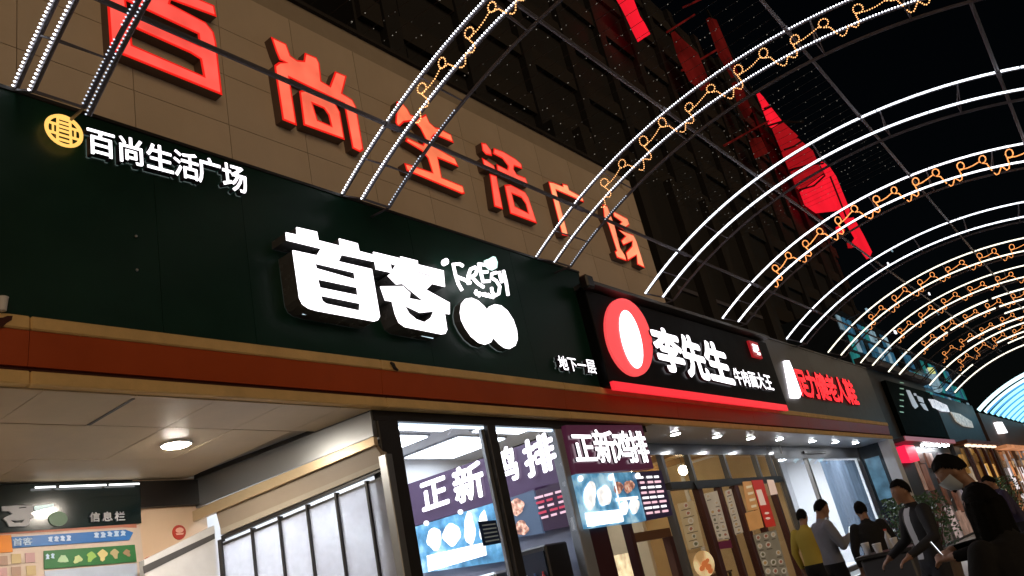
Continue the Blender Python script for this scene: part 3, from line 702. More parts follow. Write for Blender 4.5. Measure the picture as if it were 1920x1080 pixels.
# round stickers on the pale panel
M_stick = mat('red_sticker', (0.50, 0.05, 0.03), 0.3); M_stick2 = mat('pink_sticker_print', (0.85, 0.45, 0.35), 0.4)
for px, py, w in ((336, 998, 'high up'), (281, 1058, 'low beside the notice board')):
    p = ux(px, py, XE-0.044)
    t = thing('round_sticker', 'round red sticker %s on the pale wall panel' % w, 'sticker', p, 'round red stickers')
    MB().lathe((XE-0.048, p.y, p.z), [(0.085, 0.0), (0.08, 0.012)], 20, 'X').build('disc', M_stick, t)
    MB().slab([Vector((XE-0.030, p.y+0.05*math.cos(a), p.z+0.022+0.03*math.sin(a))) for a in [k*0.5236 for k in range(12)]], (-0.005, 0, 0)).build('highlight_print', M_stick2, t)
    MB().slab([Vector((XE-0.030, p.y+dy, p.z+dz)) for dy, dz in ((-0.04, -0.03), (0.04, -0.03), (0.05, -0.012), (-0.05, -0.012))], (-0.005, 0, 0)).build('mouth_print', M_stick2, t)
# white standee and grey duct below
px_slab_obj = MB().slab([ux(270, 1050, XE+0.25)+Vector((0, 0, 0)), ux(402, 985, XE+0.25), ux(410, 1110, XE+0.25), ux(275, 1140, XE+0.25)], (-0.10, 0, 0)).build('display_panel', mat('pale_grey_panel', (0.74, 0.74, 0.75), 0.4))
MB().slab([ux(268, 1062, XE+0.256), ux(402, 1000, XE+0.256), ux(403, 1010, XE+0.256), ux(270, 1076, XE+0.256)], (-0.004, 0, 0)).build('grey_band', M_grey, px_slab_obj)
tag(px_slab_obj, 'pale grey slanted display panel below the red stickers', 'panel')

# side wall of the entrance: steel header, shutter box, strip glazing
PA, PB = Vector((-8.76, 5.63, 0)), Vector((-6.13, 5.95, 0)); PD = (PB-PA).normalized(); PN = Vector((PD.y, -PD.x, 0)).normalized()
if PN.y > 0: PN = -PN
def us(px, py, off=0.0): return up(px, py, PA+PN*off, PN)
sw = thing('side_shop_wall', 'glazed side wall with brushed steel header and shutter box in the entrance', 'wall', (-7.4, 5.8, 0))
def ss(name, pts, off, d, m, par=sw): return MB().slab([us(px, py, off) for px, py in pts], -PN*d).build(name, m, par)
ss('steel_header', [(364, 897), (694, 770), (700, 817), (400, 939), (358, 957)], 0.0, 0.10, M_steel)
ss('top_seal', [(364, 890), (690, 765), (690, 772), (364, 899)], 0.02, 0.06, M_dark)
ss('header_lip', [(345, 966), (400, 941), (700, 818.5), (702, 834), (400, 962), (345, 985)], 0.05, 0.06, M_lip)
ss('shutter_housing', [(405, 961), (702, 835), (724, 866), (415, 998)], 0.0, 0.12, M_shut)
ss('shutter_slat', [(413, 992), (724, 862), (725, 872), (414, 1003)], 0.03, 0.05, mat('shutter_slat_paint', (0.42, 0.37, 0.30), 0.5), sw)
ss('shutter_rail', [(414, 1005), (724, 873), (725, 879), (415, 1012)], 0.01, 0.05, M_dark)
ms = [(410, 985, 418), (474, 986, 488), (525, 964, 542), (577, 944, 594), (631, 922, 655), (688, 902, 718)]
vv = lambda px, py, h: (us(px, py), us(px, py)-Vector((0, 0, h)))
tops = [us(415, 1012), us(474, 990), us(525, 968), us(577, 946), us(631, 924), us(688, 902), us(726, 884)]
M_strip = milky('milky_plastic', (0.88, 0.88, 0.95), 0.42)
for i, p in enumerate(tops):
    w = 0.013 if 0 < i < 6 else 0.03
    z0 = Vector((p.x, p.y, 0.0)); cor = [-PD*w-PN*0.03, PD*w-PN*0.03, PD*w+PN*0.03, -PD*w+PN*0.03]
    MB().hexa([z0+c for c in cor]+[p+c for c in cor]).build('mullion' if 0 < i < 6 else 'jamb', M_dark, sw)
for a, b in zip(tops[:-1], tops[1:]):
    a2 = a+PD*0.02; b2 = b-PD*0.02; a2.z = b2.z = min(a.z, b.z)-0.03
    MB().slab([a2, b2, Vector((b2.x, b2.y, 0.02)), Vector((a2.x, a2.y, 0.02))], PN*0.008).build('strip_pane', M_strip, sw)
ss('transom_rail', [(416, 1019), (726, 889), (726, 893), (416, 1024)], 0.01, 0.04, M_dark)
q = us(722, 853, 0.08)
B('silver_post', (q.x-0.055, q.y-0.05, 0), (q.x+0.055, q.y+0.05, q.z), M_steel, sw, bevel=0.008)

# ------------------------------------------------------------------ corner kiosk with menu boards
XK = -6.12
kk = thing('corner_kiosk', 'glazed corner snack kiosk with dark posts and bright interior', 'kiosk', (-7.5, 8, 0))
zt = 3.50
B('header_beam', (XK-0.10, 5.98, zt), (XK+0.03, 12.0, 3.61), M_dark, kk)
B('header_light', (XK-0.06, 6.4, zt-0.03), (XK-0.02, 9.6, zt-0.002), emit('blue_white_strip', (0.75, 0.87, 1.0), 1.6), kk)
B('post', (XK-0.14, 6.02, 0), (XK+0.04, 6.33, zt), M_dark, kk, bevel=0.01)
B('post', (XK-0.08, 7.86, 0), (XK+0.04, 8.02, zt), M_dark, kk, bevel=0.006)
B('post', (XK-0.06, 7.79, 0), (XK-0.02, 7.85, zt-0.04), M_steel, kk)
B('post', (XK-0.12, 9.36, 0), (XK+0.02, 9.62, zt), mat('grey_blue_post', (0.22, 0.23, 0.25), 0.35), kk, bevel=0.01)
B('pane', (XK-0.012, 6.335, 0.05), (XK, 7.785, zt), M_glass, kk)
B('pane', (XK-0.012, 8.025, 0.05), (XK, 9.355, zt), M_glass, kk)
B('floor', (-9.6, 6.0, 0.004), (XK-0.15, 12.0, 0.03), M_white, kk)
B('ceiling', (-9.7, 6.02, 4.02), (-6.52, 12.0, 4.06), M_white, kk)
B('back_wall', (-9.8, 5.7, 0), (-9.7, 12.0, 4.02), M_white, kk)
B('bulkhead', (-6.52, 6.0, 3.612), (-6.48, 12.0, 4.10), M_white, kk)
B('side_wall', (-9.7, 5.98, 3.64), (-6.55, 6.015, 4.015), M_white, kk)
B('partition', (-9.7, 9.50, 0), (-6.26, 9.60, 3.42), mat('blue_grey_partition', (0.30, 0.31, 0.40), 0.5), kk)
for k, (x0, x1, y0, y1) in enumerate(((-9.4, -8.2, 6.4, 7.5), (-7.9, -6.7, 6.4, 7.5), (-9.4, -8.2, 8.0, 9.1), (-7.9, -6.7, 8.0, 9.1), (-9.4, -8.2, 9.8, 11.0), (-7.9, -6.7, 9.8, 11.0))):
    t = thing('ceiling_light', 'square bright ceiling light panel inside the corner kiosk', 'ceiling light', ((x0+x1)/2, (y0+y1)/2, 3.98), 'kiosk ceiling lights')
    B('diffuser', (x0, y0, 3.975), (x1, y1, 3.99), M_panel, t)
    B('frame', (x0-0.03, y0-0.03, 3.991), (x1+0.03, y1+0.03, 4.018), M_steel, t)
# shelves and machines seen through the side strips
for k, (x, w, h) in enumerate(((-8.6, 0.35, 1.5), (-8.1, 0.3, 1.8), (-7.6, 0.5, 1.3), (-7.0, 0.4, 1.6))):
    t = thing('kitchen_cabinet', 'pale kitchen cabinet number %s in the row inside the corner kiosk' % ORD[k], 'cabinet', (x, 7.0, 0.03), 'kiosk cabinets')
    B('carcass', (x-w/2, 6.9, 0.03), (x+w/2, 7.5, h), M_white, t, bevel=0.02)
    B('door', (x-w/2+0.02, 6.88, 0.08), (x+w/2-0.02, 6.898, h-0.3), M_wsoff, t)
    B('counter_top', (x-w/2-0.02, 6.86, h+0.001), (x+w/2+0.02, 7.52, h+0.04), M_steel, t)

t = thing('drinks_cooler', 'tall dark drinks cooler behind the second kiosk pane', 'cooler', (-6.6, 8.9, 0.03))
B('cabinet', (-6.95, 8.75, 0.03), (-6.25, 9.25, 2.02), M_dark, t, bevel=0.02)
B('door', (-6.92, 8.72, 0.15), (-6.28, 8.748, 1.95), mat('cooler_door', (0.02, 0.03, 0.05), 0.15), t)
for k_ in range(3):
    for q_ in range(5): MB().lathe((-6.85+q_*0.13, 8.69, 0.75+k_*0.38), [(0.03, 0), (0.032, 0.12), (0.012, 0.17), (0.012, 0.2)], 8).build('can', mat('can_paint_%d' % ((k_+q_) % 3), ((0.4, 0.03, 0.03), (0.5, 0.5, 0.5), (0.05, 0.12, 0.3))[(k_+q_) % 3], 0.3), t)
t = thing('fryer_machine', 'steel fryer machine with green panel behind the first kiosk pane', 'machine', (-7.7, 9.0, 0.03))
B('body', (-8.3, 8.7, 0.03), (-7.1, 9.25, 1.85), M_steel, t, bevel=0.03)
B('control_panel', (-8.1, 8.68, 1.35), (-7.6, 8.698, 1.75), mat('green_panel_print', (0.16, 0.30, 0.24), 0.4), t)
B('label_plate', (-7.5, 8.68, 1.45), (-7.25, 8.698, 1.62), M_cup_, t)
for k_ in range(3): B('vent_slot', (-8.1, 8.685, 1.05+k_*0.08), (-7.4, 8.698, 1.09+k_*0.08), M_dark, t)

# menu board standing across the kiosk (faces back down the street)
YM = 9.40
M_maroon = emit('maroon_backlit', (0.13, 0.07, 0.17), 0.42, sample=False)
M_bluep = photo_print('blue_backlit_picture', [(0.03, 0.10, 0.20), (0.09, 0.28, 0.46), (0.42, 0.66, 0.80)], 0.85, 2.6)
M_redp = emit('red_backlit_print', (0.75, 0.07, 0.13), 0.8, sample=False)
M_pinkp = emit('pink_backlit_print', (1.0, 0.62, 0.72), 1.0, sample=False)
M_food = photo_print('food_backlit', [(0.16, 0.07, 0.06), (0.45, 0.20, 0.13), (0.80, 0.52, 0.40)], 0.9, 14)
M_whitebox = emit('white_light_box', (1.0, 0.96, 0.95), 2.0)
M_foodw = photo_print('pale_food_backlit', [(0.62, 0.62, 0.62), (1.0, 0.95, 0.88), (1.0, 1.0, 1.0)], 1.25, 7)
mb = thing('menu_board', 'backlit menu board behind the kiosk glass, set crosswise to the street', 'menu board', (-7.6, YM, 2.0))
def my(name, pts, off, d, m, par=mb): return MB().slab([uy(px, py, YM-off) for px, py in pts], (0, d, 0)).build(name, m, par)
my('header_panel', [(752, 912), (1044, 812), (1052, 905), (770, 988)], 0, 0.06, M_maroon)
my('picture_panel', [(772, 990), (935, 940), (955, 1006), (960, 1050), (790, 1075)], 0.0, 0.05, M_bluep)
my('picture_panel', [(938, 940), (1000, 918), (1018, 1000), (955, 1010)], 0.0, 0.05, emit('slate_blue_backlit', (0.13, 0.19, 0.30), 0.6, sample=False))
my('price_panel', [(1002, 915), (1052, 903), (1075, 985), (1020, 996)], 0.0, 0.05, emit('dark_price_backlit', (0.06, 0.03, 0.07), 0.5, sample=False))
my('white_band', [(800, 1042), (908, 1017), (911, 1041), (803, 1072)], 0.03, 0.02, M_whitebox)
RI_ = ((720, 760), 3.375)
def ty(name, ch, quad, m=M_wprint, bold=0.036):
    bl, br, tl = [uy(*q, YM-0.05) for q in quad]; return text_on(name, ch, m, mb, bl, br, tl, (0, 0.02, 0), bold)
ty('letter', '正', ((793, 962), (843, 945), (785, 905)), M_wlet)
ty('letter', '新', ((856, 947), (911, 928), (846, 882)), M_wlet)
ty('letter', '鸡', ((930, 912), (976, 896), (918, 850)), M_wlet)
ty('letter', '排', ((990, 897), (1046, 876), (977, 830)), M_wlet)
for cx, cy, rx, ry in ((814, 1010, 14, 21), (847, 1002, 16, 20), (880, 992, 10, 30), (905, 985, 8, 26)):
    my('food_picture', blob(cx, cy, rx, ry, cx), 0.02, 0.01, M_foodw)
for cx, cy, rx, ry in ((969, 950, 13, 15), (978, 990, 12, 13)): my('food_picture', blob(cx, cy, rx, ry, cx), 0.02, 0.01, M_food)
for k in range(5):
    for q_ in range(3):
        u0, u1 = q_*19+random.uniform(0, 3), q_*19+random.uniform(12, 18)
        x_ = lambda u: 1001+k*2.6+u*1.0; y_ = lambda u: 932.5+k*9.4-u*0.275
        my('price_row', [(x_(u0), y_(u0)), (x_(u1), y_(u1)), (x_(u1)+1, y_(u1)+4.2), (x_(u0)+1, y_(u0)+4.2)], 0.03, 0.01, (M_pinkp, M_redp)[k % 2])
for cx, cy in ((799, 981), (863, 960), (802, 863 + 90)): my('badge', ell(cx, cy, 5, 5, 10), 0.03, 0.01, M_wprint)
# navy notice stuck to the kiosk glass
nt_ = thing('glass_notice', 'small navy printed notice stuck on the kiosk glass', 'notice', ux(925, 995, XK+0.01))
MB().slab(poly_x([(897, 978), (930, 975), (940, 1018), (907, 1024)], XK+0.012), (-0.008, 0, 0)).build('sheet', mat('navy_sheet', (0.012, 0.03, 0.10), 0.4), nt_)
for k in range(5):
    MB().slab(poly_x([(904+k*1.6, 984+k*7.6), (929+k*1.7, 981+k*7.2), (929.5+k*1.7, 983.5+k*7.2), (904.5+k*1.6, 986.5+k*7.6)], XK+0.016), (-0.003, 0, 0)).build('text_row', M_navyp, nt_)

# street-facing menu light box
XM = -6.02
m2 = thing('menu_board', 'backlit menu light box facing the street beside the noodle shop', 'menu board', (XM, 10.9, 2.1))
def mx_(name, pts, off, d, m): return MB().slab(poly_x(pts, XM+off), (-d, 0, 0)).build(name, m, m2)
mx_('header_panel', [(1060, 797), (1203, 797), (1226, 878), (1080, 888)], 0, 0.12, emit('deep_maroon_backlit', (0.10, 0.02, 0.05), 0.5, sample=False))
mx_('picture_panel', [(1080, 889), (1190, 885), (1212, 976), (1103, 990)], 0, 0.12, M_bluep)
mx_('price_panel', [(1191, 884.5), (1240, 882), (1262, 966), (1213, 976)], 0, 0.12, emit('dark_plum_backlit', (0.035, 0.02, 0.05), 0.4, sample=False))
mx_('white_band', [(1098, 962), (1163, 955), (1169, 978), (1103, 987)], 0.02, 0.015, M_whitebox)
for ch, q in (('正', ((1082, 867), (1122, 866), (1072, 811))), ('新', ((1123, 868), (1162, 867), (1112, 806))), ('鸡', ((1161, 868), (1193, 867), (1150, 808))), ('排', ((1190, 867), (1222, 866), (1176, 808)))):
    bl, br, tl = [ux(a, b, XM+0.05) for a, b in q]; text_on('letter', ch, M_wlet, m2, bl, br, Vector((tl.x, bl.y, tl.z)), (-0.03, 0, 0), 0.024)
for cx, cy, rx, ry in ((1107, 928, 12, 24), (1134, 930, 13, 20)): mx_('food_picture', blob(cx, cy, rx, ry, cx), 0.02, 0.01, M_foodw)
for cx, cy, rx, ry in ((1160, 914, 8, 11), (1180, 912, 9, 12), (1171, 952, 8, 13), (1190, 948, 9, 14)): mx_('food_picture', blob(cx, cy, rx, ry, cx), 0.02, 0.01, (M_food, M_foodw)[cy > 930])
mx_('picture_divider', [(1148, 887), (1150, 887), (1170, 976), (1168, 976)], 0.022, 0.008, M_wprint)
mx_('picture_divider', [(1155, 934), (1196, 930), (1197, 935), (1156, 940)], 0.024, 0.008, M_wprint)
for k in range(8):
    for q_ in range(3):
        u0, u1 = q_*14.5+random.uniform(0, 2.5), q_*14.5+random.uniform(9.5, 13.5)
        x_ = lambda u: 1196+k*2.2+u; y_ = lambda u: 893.3+k*9.6-u*(0.045+0.012*k)
        mx_('price_row', [(x_(u0), y_(u0)), (x_(u1), y_(u1)), (x_(u1)+1, y_(u1)+4.0), (x_(u0)+1, y_(u0)+4.0)], 0.02, 0.01, (M_wprint, M_pinkp)[k % 2])
for cx, cy in ((1089, 897), (1146, 895), (1196, 892)): mx_('badge', ell(cx, cy, 5, 6, 10), 0.024, 0.008, M_wprint)
# snack hatch below the light box
ht = thing('snack_hatch', 'dim snack hatch with wooden frame and warm cabinet under the menu light box', 'hatch', (-6.4, 10.9, 0))
B('side_panel', (-6.30, 9.65, 0), (-6.15, 10.15, 2.15), mat('dark_maroon_panel', (0.05, 0.010, 0.012), 0.4), ht)
B('back_panel', (-7.6, 9.65, 0), (-7.5, 12.0, 3.45), M_warm, ht)
B('post', (-6.25, 10.72, 0), (-6.13, 10.82, 2.18), M_dred, ht)
B('beam', (-6.25, 10.82, 1.85), (-6.13, 11.95, 1.98), mat('brown_wood', (0.16, 0.07, 0.025), 0.5), ht)
B('post', (-6.25, 11.85, 0), (-6.13, 11.98, 1.85), M_dred, ht)
B('warm_cabinet', (-6.9, 11.0, 0.9), (-6.6, 11.45, 1.75), emit('warm_cabinet_glow', (1.0, 0.78, 0.46), 0.9, var=0.5, scale=7), ht)
B('counter', (-6.9, 10.2, 0.2), (-6.2, 11.9, 0.88), M_steel, ht, bevel=0.01)

# ------------------------------------------------------------------ noodle shop front
XR = -7.0
ns = thing('noodle_shopfront', 'noodle shop front with transom windows and dark red door frames', 'shopfront', (XR, 17, 0))
ya, yb = ux(1240, 853, XR).y, ux(1447, 853, XR).y
zT = ux(1290, 853, XR).z; zD = ux(1255, 905, XR).z
B('header', (XR-0.10, 12.0, zT+0.002), (XR, yb+0.15, 3.598), mat('blue_grey_header', (0.10, 0.11, 0.135), 0.18, var=0.15, coat=0.5), ns)
ys = [ux(x, 860, XR).y for x in (1240, 1291, 1357, 1416, 1443)]
for y in ys: B('post', (XR-0.08, y-0.05, zD), (XR+0.03, y+0.05, zT), M_grey, ns)
B('transom_bar', (XR-0.08, ya-0.05, zD-0.14), (XR+0.05, yb+0.05, zD), M_dark, ns)
for a, b in zip(ys[:-1], ys[1:]): B('pane', (XR-0.02, a+0.051, zD+0.002), (XR-0.01, b-0.051, zT-0.002), M_glass, ns)
yp = [ux(x, 922, XR).y for x in (1250, 1311, 1350, 1381, 1413, 1452)]
for i, y in enumerate(yp): B('door_post', (XR-0.10, y-(0.10 if i in (1, 3) else 0.06), 0.3), (XR+0.04, y+(0.10 if i in (1, 3) else 0.06), zD-0.141), M_dred if i else M_grey, ns, bevel=0.008)
for a, b in zip(yp[:-1], yp[1:]): B('door_pane', (XR-0.03, a+0.101, 0.35), (XR-0.02, b-0.101, zD-0.143), M_glass, ns)
B('interior_wall', (-11.2, ya-1.2, 0), (-11.1, yb+0.4, 4.2), M_warm, ns)
B('interior_wall', (-11.1, ya-1.2, 0), (XR-0.11, ya-1.1, 4.2), M_warm, ns)
B('interior_wall', (-11.1, yb+0.2, 0), (XR-0.11, yb+0.3, 4.2), M_warm, ns)
B('interior_ceiling', (-11.1, ya-1.1, 4.05), (XR-0.11, yb+0.2, 4.15), M_white, ns)
B('interior_floor', (-11.1, ya-1.1, 0.28), (XR+0.0, yb+0.2, 0.30), M_warm, ns)
for i, (x, y) in enumerate(((-8.2, 14.8), (-8.2, 17.4), (-9.8, 15.8), (-9.8, 18.4))):
    t = thing('globe_lamp', 'warm round globe lamp hanging inside the noodle shop', 'lamp', (x, y, 3.4), 'globe lamps in the noodle shop')
    MB().ball((x, y, 3.35), 0.11).build('globe', M_warmlamp, t, smooth=True)
    MB().tube([(x, y, 3.46), (x, y, 4.05)], 0.008, 5).build('cord', M_dark, t)
B('ceiling_beam', (-8.8, ya-1.0, 3.85), (-8.6, yb+0.1, 4.04), mat('timber_beam', (0.22, 0.12, 0.04), 0.5), ns)
for i in range(4): B('ceiling_beam', (-10.8, ya+i*1.6, 3.7), (-7.4, ya+i*1.6+0.12, 3.84), MATS['timber_beam'], ns)
# posters and banners in the glass
def nsx(name, pts, off, d, m, par=ns): return MB().slab(poly_x(pts, XR+off), (-d, 0, 0)).build(name, m, par)
RN = ((1200, 820), 4.154)
p0 = nsx('door_header_sign', cpx(*RN, [(420, 350), (720, 315), (732, 375), (450, 402)]), 0.07, 0.02, M_dark)
def bil(q, u, v):
    tl, tr, br, bl = [Vector(p_) for p_ in q]; return tuple((tl*(1-u)+tr*u)*(1-v)+(bl*(1-u)+br*u)*v)
M_plate = emit('plate_print', (0.56, 0.46, 0.34), 0.42, sample=False); M_dishes = [emit('dish_print_%d' % i, c, 0.45, sample=False) for i, c in enumerate(((0.30, 0.08, 0.03), (0.40, 0.22, 0.06), (0.12, 0.10, 0.04), (0.45, 0.30, 0.16)))]
M_ink = mat('dark_ink_print', (0.05, 0.03, 0.02), 0.6)
def menu_poster(name, quad, base, nr, nc, seed, off=0.06):
    rn = random.Random(seed); ps = nsx(name, quad, off, 0.008, base)
    w = math.dist(quad[0], quad[1])/nc; h = math.dist(quad[0], quad[3])/nr
    for i in range(nr):
        for j in range(nc):
            if rn.random() < 0.12: continue
            cx, cy = bil([(*q, ) for q in quad], (j+0.5+rn.uniform(-.06, .06))/nc, (i+0.42)/nr)
            r = min(w, h)*rn.uniform(0.30, 0.40)
            nsx('plate', cpx(*((0, 0), 1), ell(cx, cy, r*0.9, r, 12, -0.3)), off+0.004, 0.003, M_plate, ps)
            nsx('dish', cpx(*((0, 0), 1), blob(cx, cy, r*0.55, r*0.62, seed+i*7+j, 10)), off+0.007, 0.002, rn.choice(M_dishes), ps)
            a_ = bil(quad, (j+0.15)/nc, (i+0.86)/nr); b_ = bil(quad, (j+rn.uniform(.6, .9))/nc, (i+0.86)/nr)
            nsx('caption', [a_, b_, (b_[0]+0.4, b_[1]+1.3), (a_[0]+0.4, a_[1]+1.3)], off+0.004, 0.002, M_ink, ps)
    return ps
def lit_paper(name, c, e): return emit(name, c, e, sample=False, var=0.12, scale=3)
menu_poster('menu_poster', cpx(*RN, [(498, 440), (600, 415), (700, 790), (610, 800)]), lit_paper('beige_lit_poster', (0.46, 0.36, 0.25), 0.5), 6, 2, 3)
nsx('dark_poster', cpx(*RN, [(610, 815), (705, 800), (720, 860), (625, 870)]), 0.06, 0.01, mat('purple_red_print', (0.22, 0.02, 0.08), 0.5))
menu_poster('menu_poster', cpx(*RN, [(660, 420), (710, 400), (805, 740), (745, 760)]), MATS['beige_lit_poster'], 7, 1, 5)
menu_poster('menu_poster', cpx(*RN, [(880, 760), (1060, 720), (1160, 1080), (980, 1080)]), lit_paper('brown_lit_poster', (0.24, 0.19, 0.12), 0.4), 5, 3, 8, 0.05)
menu_poster('menu_poster', cpx(*RN, [(290, 520), (420, 490), (500, 850), (380, 880)]), lit_paper('amber_lit_poster', (0.42, 0.29, 0.14), 0.5), 6, 1, 9, 0.05)
nsx('orange_sign', cpx(*RN, [(800, 345), (865, 340), (930, 560), (840, 570)]), 0.06, 0.01, lit_paper('amber_lit_sign', (0.60, 0.27, 0.08), 0.5))
nsx('orange_sign', cpx(*RN, [(820, 590), (930, 560), (965, 700), (860, 730)]), 0.06, 0.01, MATS['amber_lit_sign'])
for q_, yy in enumerate((380, 430, 480, 530)):
    x0_ = 826+q_*13; nsx('sign_bar', cpx(*RN, [(x0_, yy), (x0_+40+random.uniform(0, 14), yy-8), (x0_+44, yy+10), (x0_+5, yy+20)]), 0.066, 0.003, emit('cream_sign_bar', (0.8, 0.62, 0.38), 0.5, sample=False))
bn = nsx('red_banner', cpx(*RN, [(870, 335), (955, 330), (1060, 690), (985, 700)]), 0.07, 0.01, emit('red_lit_banner', (0.55, 0.03, 0.015), 0.5, sample=False))
nsx('banner_print', cpx(*RN, [(905, 410), (945, 405), (985, 525), (940, 530)]), 0.085, 0.006, emit('pale_lit_print', (0.8, 0.55, 0.42), 0.6, sample=False), bn)
for yy in (590, 630): nsx('banner_print', cpx(*RN, ell(990+(yy-590)*0.2, yy, 18, 9, 10)), 0.085, 0.006, MATS['pale_lit_print'], bn)
dish = nsx('dish_sticker', cpx(*RN, ell(500, 985, 80, 105, 22, -0.25)), 0.07, 0.01, photo_print('cream_dish_print', [(0.45, 0.26, 0.10), (0.75, 0.55, 0.28), (0.85, 0.68, 0.38)], 0.6, 3))
for dx, dy, r in ((0, 0, 30), (30, 25, 26), (-20, 35, 24), (20, -25, 18), (45, 55, 22)):
    nsx('noodle_print', cpx(*RN, ell(505+dx, 985+dy, r*0.8, r, 9, 0.4)), 0.085+0.001*r/10, 0.005, emit('orange_dish_print', (0.75, 0.20, 0.05), 0.55, sample=False), dish)
nsx('pale_poster', cpx(*RN, [(990, 330), (1040, 330), (1075, 440), (1020, 450)]), 0.06, 0.01, MATS['pale_lit_print'])
# dining tables inside
for i, (x, y) in enumerate(((-8.4, 15.2), (-8.4, 17.6), (-9.9, 16.4))):
    t = thing('dining_table', 'wooden dining table inside the noodle shop', 'table', (x, y, 0.3), 'noodle shop tables')
    B('table_top', (x-0.35, y-0.5, 1.02), (x+0.35, y+0.5, 1.06), MATS['brown_wood'], t, bevel=0.01)
    for dx in (-0.3, 0.3):
        for dy in (-0.44, 0.44): B('leg', (x+dx-0.025, y+dy-0.025, 0.3), (x+dx+0.025, y+dy+0.025, 1.019), M_dark, t)
# security camera
cm = thing('security_camera', 'white bullet security camera on a bracket at the shop header', 'camera', ux(1464, 842, XR+0.25))
c0 = ux(1462, 846, XR+0.25); c1 = ux(1468, 840, XR+0.45)
MB().tube([ux(1466, 850, XR+0.2), ux(1462, 833, XR+0.1)], 0.018, 6).build('arm', M_white, cm)
MB().lathe((0, 0, 0), [(0.05, -0.14), (0.06, -0.12), (0.06, 0.12), (0.052, 0.14)], 12).build('housing', M_white, cm)
hs_ = cm.children[-1]; hs_.location = ux(1467, 848, XR+0.3)-wl(cm); hs_.data.transform(Matrix.Rotation(math.radians(70), 4, 'X'))
for v in hs_.data.vertices: v.co += wl(cm)
MB().lathe((0, 0, 0), [(0.045, 0.141), (0.045, 0.15)], 12).build('lens', M_dark, cm)
hs2 = cm.children[-1]; hs2.location = hs_.location; hs2.data.transform(Matrix.Rotation(math.radians(70), 4, 'X'))
for v in hs2.data.vertices: v.co += wl(cm)

# ------------------------------------------------------------------ curtained shop
cs = thing('curtained_shopfront', 'bright shop window with grey pleated curtain and glass door', 'shopfront', (XR, 24, 0))
yl, yr = yb+0.16, 27.6
zC = ux(1530, 859, XR).z
B('header', (XR-0.1, yl, zC), (XR, 28.2, 3.598), mat('slate_header', (0.12, 0.13, 0.15), 0.4), cs)
B('sill', (XR-0.12, yl, 0.30), (XR+0.05, yr, 0.42), M_grey, cs)
yd = ux(1513, 864, XR).y; ye = ux(1546, 862, XR).y
for y in (yl+0.06, yd, yr): B('post', (XR-0.07, y-0.06, 0.42), (XR+0.03, y+0.06, zC-0.001), M_grey, cs)
B('pane', (XR-0.02, yl+0.121, 0.42), (XR-0.01, yd-0.061, zC-0.002), M_glass, cs)
B('pane', (XR-0.02, yd+0.061, 0.42), (XR-0.01, yr-0.061, zC-0.002), M_glass, cs)
cur = MB(); N = 70; vs = []
for i in range(N+1):
    y = ye+(yr-0.1-ye)*i/N; x = XR-0.14+0.035*math.sin(i*0.9)+0.012*math.sin(i*2.3)
    vs += [(x, y, 0.45), (x, y, zC-0.04)]
cur.add(vs, [(2*i, 2*i+2, 2*i+3, 2*i+1) for i in range(N)]).build('curtain', milky('grey_curtain', (0.085, 0.11, 0.145), 0.0), cs, smooth=True)
B('interior_wall', (-9.6, yl, 0.3), (-9.5, yr+0.5, 4.0), M_white, cs)
B('interior_wall', (-9.5, yr+0.4, 0.3), (XR-0.2, yr+0.5, 4.0), M_white, cs)
B('interior_ceiling', (-9.5, yl, 3.75), (XR-0.11, yr+0.4, 3.8), M_white, cs)
B('interior_floor', (-9.5, yl, 0.30), (XR-0.13, yr+0.4, 0.32), M_white, cs)
for i, y in enumerate((21.3, 23.4, 25.6)):
    t = thing('ceiling_light', 'long bright ceiling light inside the curtained shop', 'ceiling light', (-8.3, y, 3.72), 'curtained shop lights')
    B('diffuser', (-9.0, y-0.35, 3.70), (-7.5, y+0.35, 3.715), emit('cool_shop_panel', (0.90, 0.96, 1.0), 60.0), t)
    B('frame', (-9.05, y-0.40, 3.716), (-7.45, y+0.40, 3.748), M_steel, t)
B('wall_poster', (-9.49, 21.4, 0.9), (-9.47, 22.3, 2.6), mat('grey_person_poster', (0.30, 0.32, 0.38), 0.5), cs)
B('header_bar', (XR+0.001, ux(1505, 849, XR).y, ux(1525, 851, XR).z), (XR+0.05, ux(1546, 849, XR).y, ux(1525, 851, XR).z+0.07), M_dark, cs)
# steps
st = thing('shop_steps', 'grey steps with pale nosings in front of the curtained shop', 'steps', (-6.4, 22, 0))
for k in range(2):
    z0 = 0.15*k; xo = -5.75-0.42*k
    B('step', (-7.0, 12.1, z0+0.001), (xo, 28.0, z0+0.15), M_grey, st)
    B('nosing', (xo-0.10, 12.15, z0+0.151), (xo-0.01, 27.95, z0+0.157), M_white, st)
# end wall and pillar
pl = thing('end_pillar', 'pale faced pillar with dark marble side at the end of the shop row', 'pillar', (-6.4, 28.4, 0))
B('marble_side', (XR-0.1, 27.75, 0), (-6.33, 28.25, 3.598), mat('dark_marble', (0.035, 0.05, 0.065), 0.16, var=0.7, scale=2.0), pl)
B('pale_face', (-6.325, 27.70, 0), (-6.0, 28.30, 3.598), mat('pale_stone', (0.66, 0.66, 0.70), 0.4), pl)
B('picture_panel', (-6.9, 27.735, 1.9), (-6.45, 27.748, 3.2), emit('blue_haze_screen', (0.12, 0.27, 0.40), 0.45, sample=False, var=0.6, scale=3), pl)

